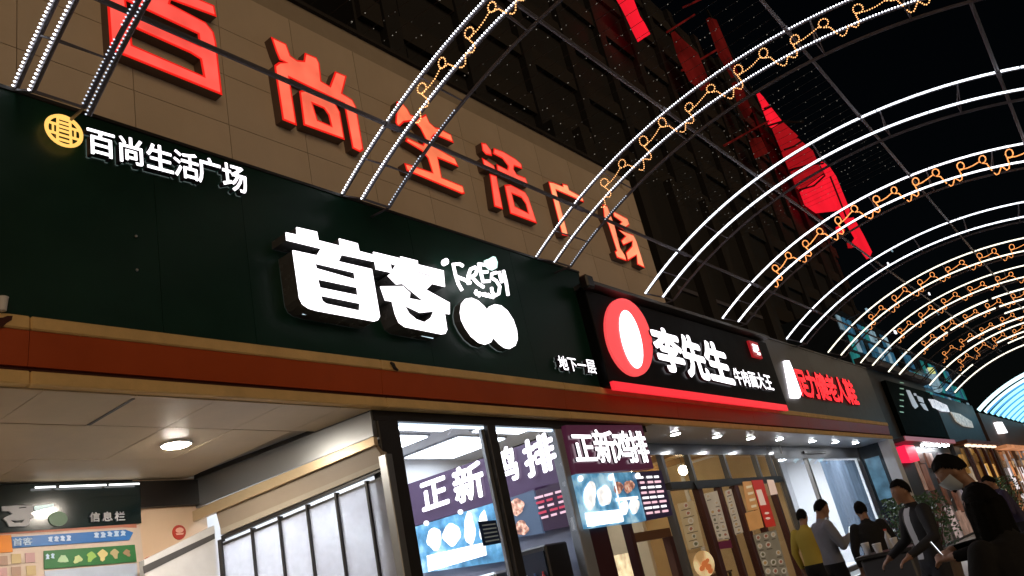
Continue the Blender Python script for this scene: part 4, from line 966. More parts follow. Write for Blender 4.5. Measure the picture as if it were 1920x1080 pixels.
# ------------------------------------------------------------------ far buildings down the street
def quad_x(name, pts, X, d, m, par): return MB().slab(poly_x(pts, X), (-d, 0, 0)).build(name, m, par)
tw = thing('dark_tower', 'unlit dark tower with brown floor bands behind the mall', 'building', (-14, 40, 0))
B('tower_wall', (-24, 14.5, 0), (-13, 66, 34), M_tower, tw)
for k in range(9):
    z = 9.9+k*2.75
    B('floor_band', (-12.99, 14.6, z), (-12.80, 65.9, z+0.9), M_band, tw)
for k in range(13): B('pilaster', (-12.99, 15.5+k*4.0, 0), (-12.70, 16.2+k*4.0, 34), M_tower, tw)
for k in range(11):
    for j in range(5): B('window', (-12.995, 16.6+k*4.0, 10.9+j*2.75), (-12.96, 19.1+k*4.0, 12.5+j*2.75), M_tower, tw)
bh = thing('dark_annex', 'dark recessed annex with pilasters beyond the beige wall', 'building', (-9, 22, 0))
B('annex_wall', (-12, 16.05, 6.2), (-8.4, 29.2, 12.5), M_tower, bh)
for k in range(5): B('pilaster', (-8.399, 17.0+k*2.6, 6.2), (-8.15, 17.6+k*2.6, 12.5), M_band, bh)
for k in range(4):
    for j in range(3): B('louvre', (-8.399, 17.75+k*2.6, 7.0+j*0.75), (-8.33, 19.4+k*2.6, 7.12+j*0.75), M_truss, bh)

M_cy1 = emit('blue_window', (0.05, 0.20, 0.34), 0.40, sample=False, var=0.6, scale=1.5)
M_cy2 = emit('teal_window', (0.03, 0.30, 0.30), 0.5, sample=False, var=0.5, scale=1.2)
M_cy3 = emit('pale_blue_window', (0.42, 0.66, 0.80), 0.38, sample=False, var=0.5, scale=2)
M_yel = emit('yellow_window', (0.75, 0.80, 0.30), 0.9, sample=False)
M_navy = mat('navy_cladding', (0.02, 0.03, 0.045), 0.35, var=0.4)
M_slate = mat('slate_cladding', (0.035, 0.034, 0.037), 0.5, var=0.3)
def far_shop(par, X, y0, y1, z0, z1, cols, n, seed, emax=0.8):
    """lit display pieces of a far shop interior: shelves, posters, lamps"""
    rn = random.Random(seed); y = y0
    while y < y1:
        w = rn.uniform(0.35, 1.1)
        z = z0
        while z < z1-0.2:
            h = rn.uniform(0.25, 1.3)
            if rn.random() < 0.80:
                c = cols[rn.randrange(len(cols))]; e = rn.choice((0.06, 0.12, 0.22, 0.35, emax))
                key = 'far_display_%d_%d' % (seed*100+cols.index(c), int(e*100))
                dx = rn.uniform(0.0, 0.09)
                B('display_panel', (X, y, z), (X+0.02+dx, min(y+w-0.04, y1), min(z+h-0.04, z1)), emit(key, c, e, sample=False, var=0.6, scale=3.0), par)
            z += h
        y += w
f1 = thing('far_shop_building', 'dark green fronted shop building just past the grey signboard', 'building', (-8, 33, 0))
B('wall', (-13, 29.3, 0), (-6.5, 40.5, 6.4), M_slate, f1)
B('sign_panel', (-6.499, 32.2, 3.95), (-6.32, 40.2, 6.0), mat('far_green_sign', (0.002, 0.006, 0.005), 0.7, spec=0.05), f1)
B('ledge', (-6.499, 29.4, 6.401), (-6.1, 40.5, 6.6), M_truss, f1)
M_psl = emit('pale_sign_letter', (0.7, 0.78, 0.9), 0.4, sample=False)
quad_x('sign_stroke', [(1700, 731), (1706, 732), (1722, 762), (1717, 766), (1712, 760)], -6.28, 0.03, M_psl, f1)
quad_x('sign_stroke', [(1714, 737), (1718, 738), (1719, 742), (1715, 741)], -6.28, 0.03, M_psl, f1)
quad_x('sign_stroke', [(1720, 742), (1730, 746), (1733, 755), (1724, 752)], -6.28, 0.03, M_psl, f1)
quad_x('sign_stroke', [(1726, 756), (1734, 757), (1741, 770), (1734, 767)], -6.28, 0.03, M_psl, f1)
for k in range(6): quad_x('lit_dash', [(1687, 716+k*11), (1694, 717+k*11), (1695, 719+k*11), (1688, 718+k*11)], -6.27, 0.01, emit('pale_green_dash', (0.3, 0.55, 0.4), 0.5, sample=False), f1)
B('awning', (-6.499, 29.5, 3.55), (-5.9, 38.5, 3.68), M_dred, f1)
B('awning_edge', (-5.899, 29.5, 3.55), (-5.86, 38.5, 3.70), emit('pink_awning_edge', (0.55, 0.14, 0.16), 0.45, sample=False), f1)
B('red_light_box', (-6.499, 30.6, 2.95), (-6.2, 32.1, 3.50), emit('red_light_box', (1.0, 0.02, 0.08), 1.0), f1)
far_shop(f1, -6.499, 32.6, 40.0, 0.1, 3.3, [(0.5, 0.3, 0.22), (0.35, 0.3, 0.34), (0.6, 0.45, 0.42), (0.25, 0.10, 0.06)], 0, 1, 0.5)
for k in range(5):
    t = thing('downlight', 'small bright downlight under the far red awning', 'downlight', (-6.15, 33.6+k*1.1, 3.52), 'awning downlights')
    MB().lathe((-6.15, 33.6+k*1.1, 3.50), [(0.10, 0.0), (0.11, 0.045)], 12).build('diffuser', M_lampc, t)
f2 = thing('far_shop_building', 'grey shop building with white lit sign beyond the green fronted one', 'building', (-8, 46, 0))
B('wall', (-14, 41, 0), (-6.4, 52, 6.0), M_slate, f2)
quad_x('lit_sign', [(1741, 748), (1752, 749), (1776, 760), (1781, 772), (1768, 771), (1750, 764)], -6.3, 0.05, emit('white_far_sign', (0.85, 0.86, 0.95), 0.7, sample=False, var=0.6, scale=6), f2)
quad_x('lit_sign', [(1783, 772), (1800, 776), (1822, 790), (1826, 802), (1808, 799), (1794, 790)], -6.3, 0.05, emit('cream_far_sign', (0.75, 0.66, 0.55), 0.4, sample=False, var=0.7, scale=6), f2)
far_shop(f2, -6.399, 41.3, 51.6, 0.1, 3.5, [(0.85, 0.45, 0.10), (0.6, 0.30, 0.06), (0.9, 0.7, 0.5), (0.35, 0.14, 0.03)], 0, 2, 0.7)
B('awning', (-6.399, 41.2, 3.6), (-5.8, 51.8, 3.75), mat('rust_awning', (0.20, 0.06, 0.02), 0.5), f2)
for k in range(6): B('lit_fixture', (-6.1, 42+k*1.6, 3.50), (-5.95, 42.9+k*1.6, 3.585), emit('peach_fixture', (1.0, 0.72, 0.5), 2.0, sample=False), f2)
for k in range(4): B('pier', (-6.339, 43.2+k*2.5, 0.1), (-6.2, 43.6+k*2.5, 3.59), M_dred, f2)
for k in range(3): B('picture', (-6.335, 44+k*2.5, 1.8), (-6.31, 45.2+k*2.5, 2.7), emit('lit_picture_%d' % k, ((0.25, 0.12, 0.03), (0.8, 0.75, 0.8), (0.7, 0.35, 0.1))[k], 0.8, sample=False), f2)
f3 = thing('far_shop_building', 'rust coloured far shop building with a small white box sign', 'building', (-8, 60, 0))
B('wall', (-14, 52.5, 0), (-6.3, 74, 5.6), mat('rust_wall', (0.10, 0.05, 0.03), 0.6), f3)
quad_x('lit_sign', [(1869, 791), (1879, 791), (1890, 811), (1878, 812)], -6.1, 0.2, emit('white_box_sign', (1.0, 0.96, 0.98), 1.8, sample=False), f3)
far_shop(f3, -6.299, 53, 73, 0.1, 3.4, [(0.95, 0.55, 0.3), (0.9, 0.8, 0.8), (0.6, 0.22, 0.08), (0.3, 0.12, 0.05)], 0, 3, 1.0)
B('awning', (-6.299, 53, 3.45), (-5.7, 73.5, 3.62), emit('lit_awning', (0.9, 0.35, 0.15), 0.5, sample=False, var=0.5, scale=1.0), f3)
for k in range(7): B('lit_picture', (-6.235, 54+k*2.7, 1.2+0.4*(k % 2)), (-6.21, 55.4+k*2.7, 2.4+0.4*(k % 2)), emit('pale_shop_picture_%d' % (k % 2), ((1.0, 0.9, 0.92), (0.5, 0.3, 0.15))[k % 2], 0.9, sample=False), f3)
# blue lit blocks above the far shops
f4 = thing('blue_lit_building', 'tall building washed in blue light with pale window strips', 'building', (-12, 48, 0))
B('wall', (-18, 41.2, 6.05), (-9.2, 52, 11.5), M_navy, f4)
rw = random.Random(5)
for i in range(11):
    for j in range(5):
        B('window', (-9.199, 41.4+i*0.95, 6.4+j*0.98), (-9.15, 42.1+i*0.95, 7.15+j*0.98), rw.choice((M_cy1, M_cy1, M_navy, M_navy, M_cy1, M_cy2, M_cy3)), f4)
f5 = thing('blue_lit_building', 'teal lit building with a yellow white vertical sign', 'building', (-12, 62, 0))
B('wall', (-18, 53, 5.7), (-9.0, 72, 10.6), M_navy, f5)
for i in range(15):
    for j in range(4):
        B('window', (-8.999, 53.3+i*1.24, 6.0+j*1.12), (-8.95, 54.2+i*1.24, 6.85+j*1.12), rw.choice((M_cy2, M_cy1, M_cy1, M_navy, M_navy, M_cy2, M_cy3)), f5)
vs_ = quad_x('vertical_sign', [(1741, 690), (1752, 693), (1768, 730), (1765, 735), (1757, 732)], -8.6, 0.2, M_cy3, f5)
quad_x('sign_cap', [(1740, 689), (1750, 689), (1755, 700), (1745, 701)], -8.55, 0.05, M_yel, f5)
f6 = thing('end_building', 'dark building closing the far end of the street', 'building', (-5, 118, 0))
B('wall', (-30, 110, 0), (20, 130, 9), M_slate, f6)
for i in range(12): B('window', (-22+i*2.4, 109.95, 4.4+(i % 3)), (-20.6+i*2.4, 109.99, 5.6+(i % 3)), (M_cy1, M_yel, M_cy3)[i % 3], f6)
# small lamps on the far buildings
for i, (px, py, X) in enumerate(((1742, 551, -8), (1758, 588, -8), (1678, 623, -8), (1625, 582, -8), (1690, 705, -7), (1775, 625, -8), (1665, 495, -9), (1672, 470, -9))):
    p = ux(px, py, X); t = thing('floodlight', 'tiny white floodlight mounted high on the dark buildings', 'floodlight', p, 'floodlights on the dark buildings')
    MB().box(p-Vector((0.02, 0.16, 0.09)), p+Vector((0.06, 0.16, 0.09))).build('lamp_face', M_cy3 if i % 2 else M_wprint, t)
    MB().tube([p-Vector((0.02, 0, 0)), p-Vector((1.2, 0, 0.1))], 0.03, 5).build('arm', M_truss, t)

# ------------------------------------------------------------------ red glowing ribbon on a lattice above the arches
XQ = -12.6
rb = thing('red_ribbon', 'glowing red faceted ribbon on a dark lattice high above the arches', 'decoration', ux(1560, 380, XQ+2))
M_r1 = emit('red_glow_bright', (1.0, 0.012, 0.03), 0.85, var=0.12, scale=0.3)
M_r2 = emit('red_glow_mid', (0.40, 0.006, 0.010), 0.8, sample=False, var=0.15, scale=0.3)  # facet shading is put into these separate glow tones
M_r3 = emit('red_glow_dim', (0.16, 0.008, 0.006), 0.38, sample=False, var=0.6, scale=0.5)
RR = ((1200, 0), 2.16)
def rr(name, pts, m, off=0.0, d=0.25): return MB().slab(poly_x(cpx(*RR, pts), XQ+1.0+off), (-d, 0, 0)).build(name, m, rb)
for k, (pts, m) in enumerate((
    ([(484, 375), (500, 392), (528, 432), (510, 440)], M_r1), ([(512, 445), (532, 435), (575, 490), (545, 512), (535, 505)], M_r1),
    ([(548, 516), (580, 495), (640, 550), (615, 592), (585, 605)], M_r2), ([(586, 610), (640, 560), (700, 610), (720, 655), (640, 672), (615, 680)], M_r2),
    ([(622, 690), (722, 665), (745, 700), (660, 765), (645, 755)], M_r2), ([(660, 772), (745, 708), (765, 725), (800, 850), (725, 858), (680, 825)], M_r1),
    ([(738, 655), (765, 670), (795, 715), (850, 850), (840, 895), (800, 830), (770, 720)], M_r1), ([(835, 885), (865, 880), (905, 950), (940, 1020), (930, 1045), (895, 1000), (870, 975), (880, 960)], M_r1),
    ([(0, 65), (20, 95), (42, 138), (20, 150), (8, 160), (-12, 120), (-40, 60), (-60, 20), (-90, -30), (-40, -40)], M_r1),
    ([(140, 125), (180, 165), (235, 215), (285, 340), (265, 360), (215, 320), (165, 215)], M_r3), ([(280, 70), (310, 80), (400, 300), (385, 310), (330, 215)], M_r3),
    ([(385, 330), (410, 340), (455, 450), (440, 475), (410, 420)], M_r3), ([(455, 560), (490, 555), (520, 620), (480, 635)], M_r3),
    ([(805, 915), (830, 930), (825, 945), (808, 935)], M_r1), ([(850, 980), (865, 985), (868, 1000), (855, 1000)], M_r2))):
    rr('ribbon_facet', pts, m, 0.05*(k % 4))
for a, b in (((110, 130), (220, 60)), ((170, 285), (330, 190)), ((175, 30), (250, -5)), ((340, 590), (520, 490))):
    q0, q1 = [ux(*cpx(*RR, [z])[0], XQ+0.9) for z in (a, b)]
    MB().tube([q0, q1], 0.07, 5).build('lattice_bar', M_r3, rb)
for a, b in (((120, 90), (520, 640)), ((270, 40), (560, 560)), ((505, 510), (660, 490)), ((470, 380), (960, 1060))):
    q0, q1 = [ux(*cpx(*RR, [z])[0], XQ+0.7) for z in (a, b)]
    MB().tube([q0, q1], 0.09, 5).build('lattice_chord', M_dark, rb)

for a, b, c in (((500, 515), (580, 490), (660, 496)), ((585, 606), (625, 592), (655, 572)), ((618, 686), (680, 668), (742, 662)), ((648, 768), (705, 752), (748, 712)), ((505, 440), (520, 434), (532, 428)), ((770, 715), (800, 790), (835, 880))):
    MB().tube([ux(*cpx(*RR, [z])[0], XQ+1.35) for z in (a, b, c)], 0.075, 5).build('seam_strap', M_dark, rb)
# ------------------------------------------------------------------ planters
def shrub(x, y, r, h, label):
    t = thing('planter_shrub', label, 'shrub', (x, y, 0), 'planter shrubs by the pillar')
    MB().lathe((x, y, 0.0), [(0.24, 0.0), (0.30, 0.5), (0.33, 0.52), (0.33, 0.58)], 14).build('pot', M_soil, t)
    tr = MB()
    for k in range(7):
        a = k*0.9; tr.tube([(x, y, 0.55), (x+0.15*math.cos(a), y+0.15*math.sin(a), 0.9), (x+r*0.7*math.cos(a), y+r*0.7*math.sin(a), h*0.85)], [0.02, 0.014, 0.006], 5)
    tr.build('stem', M_dred, t)
    lf = MB()
    for k in range(900):
        a = random.uniform(0, 6.28); rr_ = r*math.sqrt(random.random()); z = 0.6+(h-0.6)*random.random()**0.8
        rr_ *= (1.15-0.45*abs(2*(z-0.6)/(h-0.6)-0.9)); rr_ *= 0.75+0.35*math.sin(3*a+z*4)
        c = Vector((x+rr_*math.cos(a), y+rr_*math.sin(a), z)); d = Vector((random.uniform(-1, 1), random.uniform(-1, 1), random.uniform(-.4, 1))).normalized()
        s_ = d.orthogonal().normalized(); L = random.uniform(0.05, 0.10); w = L*0.3
        lf.add([c, c+d*L*0.5+s_*w, c+d*L, c+d*L*0.5-s_*w], [(0, 1, 2, 3)])
    lf.build('foliage', M_leaf, t, kind='stuff')
shrub(-4.75, 20.3, 0.55, 1.75, 'potted green shrub standing in front of the marble end wall')
shrub(-3.9, 18.9, 0.65, 1.65, 'bushy potted shrub between the suited man and the masked man')
shrub(-3.1, 24.0, 0.6, 1.7, 'potted shrub behind the masked man towards the far shops')

# ------------------------------------------------------------------ people
M_skin = mat('skin', (0.30, 0.16, 0.10), 0.5, var=0.08)
M_hair = mat('black_hair', (0.004, 0.0035, 0.003), 0.75, bump=0.25, bscale=120, spec=0.12)
M_shoe = mat('black_shoe', (0.01, 0.01, 0.01), 0.4)
def finger_chain(bm_pts, out, r): out.tube(bm_pts, [r, r*0.95, r*0.8], 6)
def person(label, x, y, h, face, top, legs, arms, nod=0.0, lean=0.0, hair=True, mask=None, shirt=None, twist=0.0, hold=None, long_hair=False):
    """face: unit direction the person looks; arms: {'L': (elbow, hand), 'R': ...} in metres of a 1.75 m body, x right, y forward"""
    k = h/1.75
    J = {'pel': (0, 0, .95), 'sp': (0, lean*.35, 1.13), 'ch': (0, lean*.8, 1.32), 'nb': (0, lean+.005, 1.46), 'nk': (0, lean+.02+nod*.03, 1.535)}
    rad = {'pel': (.155, .115), 'sp': (.145, .105), 'ch': (.165, .115), 'nb': (.085, .075), 'nk': (.058, .058)}
    E_ = [('pel', 'sp'), ('sp', 'ch'), ('ch', 'nb'), ('nb', 'nk')]
    for s, nm in ((-1, 'L'), (1, 'R')):
        el, ha = arms[nm]
        J['sh'+nm] = (s*.175, lean*.95, 1.415); J['el'+nm] = el; J['wr'+nm] = ha
        J['hp'+nm] = (s*.095, 0, .88); J['kn'+nm] = (s*.105, .03+(.03 if s > 0 else 0), .50); J['an'+nm] = (s*.11, -.02, .09); J['to'+nm] = (s*.125, .15, .045)
        rad['sh'+nm] = (.075, .075); rad['el'+nm] = (.052, .052); rad['wr'+nm] = (.036, .036)
        rad['hp'+nm] = (.10, .10); rad['kn'+nm] = (.07, .07); rad['an'+nm] = (.05, .05); rad['to'+nm] = (.045, .035)
        E_ += [('ch', 'sh'+nm), ('sh'+nm, 'el'+nm), ('el'+nm, 'wr'+nm), ('pel', 'hp'+nm), ('an'+nm, 'to'+nm)]
    b = MB()
    def limb(chain, rs):
        P_ = [Vector(J[c]) if isinstance(c, str) else Vector(c) for c in chain]
        for i_ in range(len(P_)-1):
            q_ = [P_[i_].lerp(P_[i_+1], t_) for t_ in (0, .25, .5, .75, 1)]; bul = 1.08 if i_ == 0 else 1.05
            b.tube(q_, [rs[i_]*(1-t_)+rs[i_+1]*t_ + rs[i_]*(bul-1)*math.sin(math.pi*t_) for t_ in (0, .25, .5, .75, 1)], 12)
        for c_, r_ in zip(P_, rs): b.ball(c_, r_*1.01, 12, 8)
    rings = [(.80, 0, .125, .105), (.88, 0, .175, .125), (.95, 0, .178, .125), (1.04, lean*.15, .165, .112), (1.13, lean*.35, .165, .108), (1.24, lean*.6, .182, .118), (1.34, lean*.85, .195, .120), (1.41, lean*.95, .180, .105), (1.455, lean, .120, .085), (1.48, lean+.005, .070, .065), (1.535, lean+.015+nod*.02, .056, .056), (1.60, lean+.03+nod*.05, .052, .055)]
    nr = 18; vs_ = [(rx*math.copysign(abs(math.cos(2*math.pi*j/nr))**.85, math.cos(2*math.pi*j/nr)), yc+ry*math.sin(2*math.pi*j/nr), z) for z, yc, rx, ry in rings for j in range(nr)]
    b.add(vs_, [(i_*nr+j, i_*nr+(j+1) % nr, (i_+1)*nr+(j+1) % nr, (i_+1)*nr+j) for i_ in range(len(rings)-1) for j in range(nr)]+[tuple(reversed(range(nr))), tuple((len(rings)-1)*nr+j for j in range(nr))])
    for s, nm in ((-1, 'L'), (1, 'R')):
        limb(['sh'+nm, 'el'+nm, 'wr'+nm], [.074, .054, .038]); limb(['hp'+nm, 'kn'+nm, 'an'+nm], [.100, .070, .052]); limb(['an'+nm, 'to'+nm], [.052, .042])
    # head
    hc = Vector(J['nk'])+Vector((0, .035+nod*.05, .105)); hr = MB(); hr.ball((0, 0, 0), 1.0, 20, 14)
    R = Matrix.Rotation(-nod, 3, 'X')
    hv = []
    for v in hr.v:
        p = Vector((v.x*.078, v.y*.098, v.z*.122))
        if p.z < 0: p.x *= 1-.28*(-p.z/.122)**1.3; p.y *= 1-.10*(-p.z/.122); p.y += .012*(-p.z/.122)
        hv.append(hc+R @ p)
    b.add(hv, hr.f)
    ns_ = MB(); ns_.ball((0, .098, -.012), (.014, .020, .024), 8, 6); ns_.ball((-.078, -.005, -.01), (.012, .022, .032), 8, 6); ns_.ball((.078, -.005, -.01), (.012, .022, .032), 8, 6)
    ns_.ball((0, .092, -.062), (.024, .010, .010), 8, 5); ns_.ball((0, .088, -.098), (.026, .018, .018), 8, 5)
    b.add([hc+R @ v for v in ns_.v], ns_.f)
    # hands
    hands = []
    for s, nm in ((-1, 'L'), (1, 'R')):
        el, ha = Vector(arms[nm][0]), Vector(arms[nm][1]); d = (ha-el).normalized(); side = d.cross(Vector((0, 0, 1)))
        side = side.normalized() if side.length > .1 else Vector((1, 0, 0)); nrm = side.cross(d).normalized()
        palm = MB(); palm.ball((0, 0, 0), 1.0, 10, 8)
        b.add([ha+d*.055+d*(v.x*.055)+side*(v.y*.040)+nrm*(v.z*.020) for v in palm.v], palm.f)
        for q in range(4):
            off = (q-1.5)*.021; L = (.062, .072, .067, .052)[q]
            p0 = ha+d*.095+side*off; p1 = p0+d*L*.6-nrm*L*.25; p2 = p1+d*L*.25-nrm*L*.5
            finger_chain([p0, p1, p2], b, .0105)
        p0 = ha+d*.035+side*s*-.035; p1 = p0+d*.035+side*s*-.028; p2 = p1+d*.03-nrm*.012; finger_chain([p0, p1, p2], b, .0115)
        hands.append(ha+d*.07)
    t = thing('person', label, 'person', (x, y, 0))
    fx = Vector((face[0], face[1], 0)).normalized(); rx_ = Vector((fx.y, -fx.x, 0))
    TR = lambda v: Vector((x, y, 0))+(rx_*v.x+fx*v.y+Vector((0, 0, 1))*v.z)*k
    raw = MB(); raw.add(b.v, b.f); tmp = raw.build('body', top)
    tmp.data.transform(Matrix.Identity(4))
    rm = tmp.modifiers.new('remesh', 'REMESH'); rm.mode = 'VOXEL'; rm.voxel_size = 0.013; rm.use_smooth_shade = True
    sm = tmp.modifiers.new('smooth', 'SMOOTH'); sm.iterations = 2; sm.factor = 0.4
    bpy.context.view_layer.update()
    nm_ = bpy.data.meshes.new_from_object(tmp.evaluated_get(bpy.context.evaluated_depsgraph_get()))
    tmp.modifiers.clear(); tmp.data = nm_
    nm_.materials.clear()
    for m_ in (top, legs, M_skin, M_shoe, shirt or top): nm_.materials.append(m_)
    for p in nm_.polygons:
        c = p.center; i = 0
        if c.z < .10: i = 3
        elif c.z < .93 and abs(c.x) < .24 and min((c-q).length for q in hands) > .10 and c.y < .2: i = 1
        if (c-hc).length < .16 and c.z > 1.515: i = 2
        if min((c-q).length for q in hands) < .085: i = 2
        if shirt and i == 0 and abs(c.x) < .055 and c.y > lean*.6+.03 and .95 < c.z < 1.47: i = 4
        p.material_index = i; p.use_smooth = True
    for v in nm_.vertices: v.co = TR(v.co)-Vector((x, y, 0))
    tmp.parent = t; tmp.location = (0, 0, 0); WL[tmp.name] = Vector((x, y, 0))
    if hair:
        hm = MB(); hs = MB(); hs.ball((0, 0, 0), 1.0, 48, 36); idx = {}
        for i, v in enumerate(hs.v):
            q = Vector((v.x*.087, v.y*.107-.006, v.z*.128+.006)); q *= 1+.03*math.sin(9*v.x+5*v.z)*math.sin(8*v.y)
            idx[i] = q
        fs = [f for f in hs.f if all(idx[i].z > (.068 if idx[i].y > .045 else .068-(.045-idx[i].y)*1.25 if idx[i].y > -.05 else -.052+.01*math.sin(60*idx[i].x)) for i in f)]
        hm.add([TR(hc+R @ idx[i]) for i in range(len(hs.v))], fs); hob = hm.build('hair', M_hair, t, smooth=True)
    if long_hair:
        lh = MB(); nr = 24; rg = []
        for i_ in range(15):
            v_ = i_/14; z_ = .135-.47*v_; rx__ = .100*math.sin(min(1, v_*3.2+.08)*math.pi/2)*(1+.14*v_); ry__ = .112*math.sin(min(1, v_*3.2+.08)*math.pi/2)*(1-.10*v_)
            for j_ in range(nr):
                a_ = math.pi*(0.92+1.16*j_/(nr-1)) if v_ > .16 else 2*math.pi*j_/(nr-1)
                wv = 1+.035*math.sin(j_*2.1+v_*3)+.02*math.sin(j_*5.3)
                rg.append(TR(hc+Vector((rx__*wv*math.cos(a_), -.015+ry__*wv*math.sin(a_), z_))))
        lh.add(rg, [(i_*nr+j_, i_*nr+j_+1, (i_+1)*nr+j_+1, (i_+1)*nr+j_) for i_ in range(14) for j_ in range(nr-1)])
        lh.build('long_hair', M_hair, t, smooth=True)
    if mask:
        mm = MB(); hs = MB(); hs.ball((0, 0, 0), 1.0, 40, 30)
        idx = [Vector((v.x*.086, v.y*.116+.010, v.z*.130)) for v in hs.v]
        fs = [f for f in hs.f if all(idx[i].y > .020 and -.122 < idx[i].z < 0.006 for i in f)]
        mm.add([TR(hc+R @ q) for q in idx], fs); mm.build('face_mask', mask, t, smooth=True)
    if hold:
        hp = (hands[0]+hands[1])/2 if hold[0] == 'both' else hands[0 if hold[0] == 'L' else 1]
        ph = thing('phone', hold[1], 'phone', TR(hp+Vector((0, .03, .03))))
        pm = MB().hexa([TR(hp+Vector((dx, .03+dz*.4, .03+dz+dy))) for dz in (-.07, .07) for dx, dy in ((-.036, 0), (.036, 0), (.036, .009), (-.036, .009))]); pm.build('case', M_dark, ph)
        pm = MB().slab([TR(hp+Vector((dx, .03+dz*.4-.006, .041+dz))) for dx, dz in ((-.032, -.065), (.032, -.065), (.032, .065), (-.032, .065))], (0, 0, 0.002)); pm.build('screen', emit('phone_screen', (0.85, 0.92, 1.0), 1.6), ph)
    return t
IL = (-0.83, -0.556); IR = (0.83, 0.556); IF = (-0.556, 0.83)
C_blk = mat('black_cloth', (0.005, 0.005, 0.006), 0.9, bump=0.3, bscale=25); C_brn = mat('dark_brown_jacket', (0.004, 0.003, 0.0025), 0.85, bump=0.6, bscale=22, spec=0.15)
C_suit = mat('charcoal_jacket', (0.008, 0.0075, 0.010), 0.75, bump=0.3, bscale=22); C_wsh = mat('pale_shirt', (0.55, 0.55, 0.58), 0.8)
C_gry = mat('grey_shirt', (0.24, 0.25, 0.29), 0.85, bump=0.7, bscale=25); C_yel = mat('yellow_shirt', (0.45, 0.34, 0.05), 0.85)
C_pur = mat('purple_jacket', (0.03, 0.022, 0.07), 0.7); C_trs = mat('navy_trousers', (0.012, 0.013, 0.02), 0.85); C_mask = mat('pale_mask', (0.55, 0.60, 0.65), 0.8)
down = {'L': ((-.27, -.02, 1.14), (-.27, .08, .90)), 'R': ((.27, -.02, 1.14), (.27, .08, .90))}
phone = {'L': ((-.25, .08, 1.12), (-.08, .30, 1.20)), 'R': ((.25, .08, 1.12), (.06, .30, 1.22))}
person('man in dark brown jacket and face mask bowing his head over a phone', -0.95, 6.55, 1.74, (-0.95, -0.30), C_brn, C_blk, {'L': ((-.26, .08, 1.12), (-.10, .34, 1.10)), 'R': ((.26, .06, 1.12), (.05, .33, 1.13))}, nod=0.55, lean=0.05, mask=C_mask, hold=('both', 'lit phone held by the man in the face mask'))
person('man in open charcoal jacket over a pale shirt reaching to the cart', -2.08, 9.55, 1.75, (-0.75, -0.66), C_suit, C_trs, {'L': ((-.30, .06, 1.15), (-.22, .34, 1.02)), 'R': ((.33, .02, 1.16), (.42, .22, 1.02))}, nod=0.15, shirt=C_wsh)
person('person dressed all in black seen from behind beside the cart', -3.2, 11.8, 1.68, (-0.45, 0.89), C_blk, C_blk, {'L': ((-.27, .0, 1.14), (-.24, .14, .93)), 'R': ((.29, .0, 1.14), (.34, .18, 1.0))}, nod=0.1)
person('man in grey long sleeved shirt holding up a glowing phone', -3.98, 12.4, 1.84, (0.72, 0.69), C_gry, C_blk, phone, nod=0.35, hold=('both', 'glowing phone held by the man in grey'))
person('person in yellow shirt standing behind the man in grey', -4.75, 13.9, 1.82, (0.1, 1.0), C_yel, C_blk, down, nod=0.2)
person('person in purple jacket leaning forward near the far shops', -1.95, 15.9, 1.68, (-0.9, -0.4), C_pur, C_trs, {'L': ((-.26, .16, 1.10), (-.16, .40, 1.0)), 'R': ((.26, .16, 1.10), (.12, .40, 1.02))}, nod=0.4, lean=0.16)

d_ = ray(1846, 913); q_ = EYE+d_*(3.75/d_.dot(CF))
person('person with long dark hair in black seen from behind beside the masked man', q_.x, q_.y, q_.z+0.01, (-0.75, 0.66), C_blk, C_blk, {'L': ((-.26, .05, 1.13), (-.10, .28, 1.12)), 'R': ((.26, .05, 1.13), (.06, .28, 1.12))}, nod=0.2, long_hair=True)

# ------------------------------------------------------------------ vendor cart with things on it
cx0, cy0 = -2.70, 10.45
ct = thing('vendor_cart', 'dark wheeled vendor cart standing in front of the suited man', 'cart', (cx0, cy0, 0))
B('cart_top', (cx0-0.32, cy0-0.30, 1.03), (cx0+0.32, cy0+0.30, 1.07), M_dark, ct, bevel=0.008)
B('cart_body', (cx0-0.28, cy0-0.26, 0.55), (cx0+0.28, cy0+0.26, 1.029), mat('cart_grey', (0.05, 0.05, 0.06), 0.4), ct, bevel=0.02)
for dx in (-0.27, 0.27):
    for dy in (-0.25, 0.25): MB().tube([(cx0+dx, cy0+dy, 0.12), (cx0+dx, cy0+dy, 0.56)], 0.018, 8).build('leg', M_steel, ct)
    w = MB().lathe((cx0+dx-0.02, cy0-0.25, 0.09), [(0.085, 0.0), (0.09, 0.01), (0.09, 0.03), (0.085, 0.04)], 14, 'X').build('wheel', M_shoe, ct)
    MB().lathe((cx0+dx-0.02, cy0+0.25, 0.09), [(0.085, 0.0), (0.09, 0.01), (0.09, 0.03), (0.085, 0.04)], 14, 'X').build('wheel', M_shoe, ct)
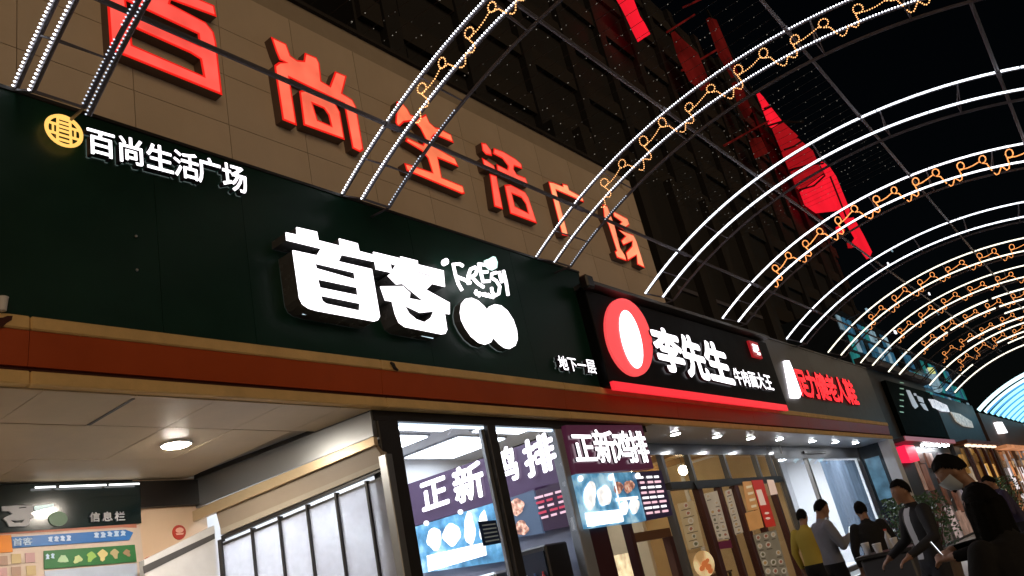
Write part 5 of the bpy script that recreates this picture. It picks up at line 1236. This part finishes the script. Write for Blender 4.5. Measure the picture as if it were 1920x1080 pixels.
MB().tube([(cx0-0.30, cy0-0.28, 0.30), (cx0+0.30, cy0-0.28, 0.55)], 0.012, 6).build('brace', M_steel, ct)
B('lower_shelf', (cx0-0.27, cy0-0.25, 0.30), (cx0+0.27, cy0+0.25, 0.32), M_steel, ct)
M_cup = mat('white_paper', (0.70, 0.70, 0.72), 0.6)
for i, (dx, dy, r, hh, w) in enumerate(((-0.20, -0.12, 0.045, 0.12, 'tall'), (-0.06, -0.18, 0.05, 0.09, 'wide'), (0.12, -0.1, 0.04, 0.11, 'narrow'))):
    t = thing('paper_cup', '%s white paper cup standing on the vendor cart' % w, 'cup', (cx0+dx, cy0+dy, 1.07), 'paper cups on the cart')
    MB().lathe((cx0+dx, cy0+dy, 1.071), [(r*0.75, 0.0), (r, hh)], 14).build('cup_body', M_cup, t, smooth=False)
    MB().lathe((cx0+dx, cy0+dy, 1.0715+hh), [(r*1.06, 0.0), (r*1.06, 0.008), (r*0.9, 0.014)], 14).build('lid', M_white, t)
t = thing('bottle', 'clear plastic bottle standing on the vendor cart', 'bottle', (cx0+0.02, cy0+0.08, 1.07))
MB().lathe((cx0+0.02, cy0+0.08, 1.071), [(0.035, 0.0), (0.037, 0.02), (0.037, 0.14), (0.014, 0.19), (0.014, 0.21)], 14).build('bottle_body', mat('bottle_plastic', (0.5, 0.5, 0.5), 0.15), t, smooth=True)
MB().lathe((cx0+0.02, cy0+0.08, 1.282), [(0.017, 0.0), (0.017, 0.02)], 12).build('cap', M_stick, t)
for i, (dx, dz, w) in enumerate(((-0.12, 0.321, 'left end'), (0.12, 0.321, 'right end'))):
    t = thing('foam_box', 'white foam box on the lower cart shelf, %s by the wheel brace' % ('lower' if i == 0 else 'upper'), 'box', (cx0+dx, cy0-0.1, dz), 'foam boxes')
    B('box_body', (cx0+dx-0.10, cy0-0.22, dz), (cx0+dx+0.10, cy0+0.02, dz+0.10), M_cup, t, bevel=0.01)
    B('lid', (cx0+dx-0.105, cy0-0.225, dz+0.101), (cx0+dx+0.105, cy0+0.025, dz+0.125), M_white, t)
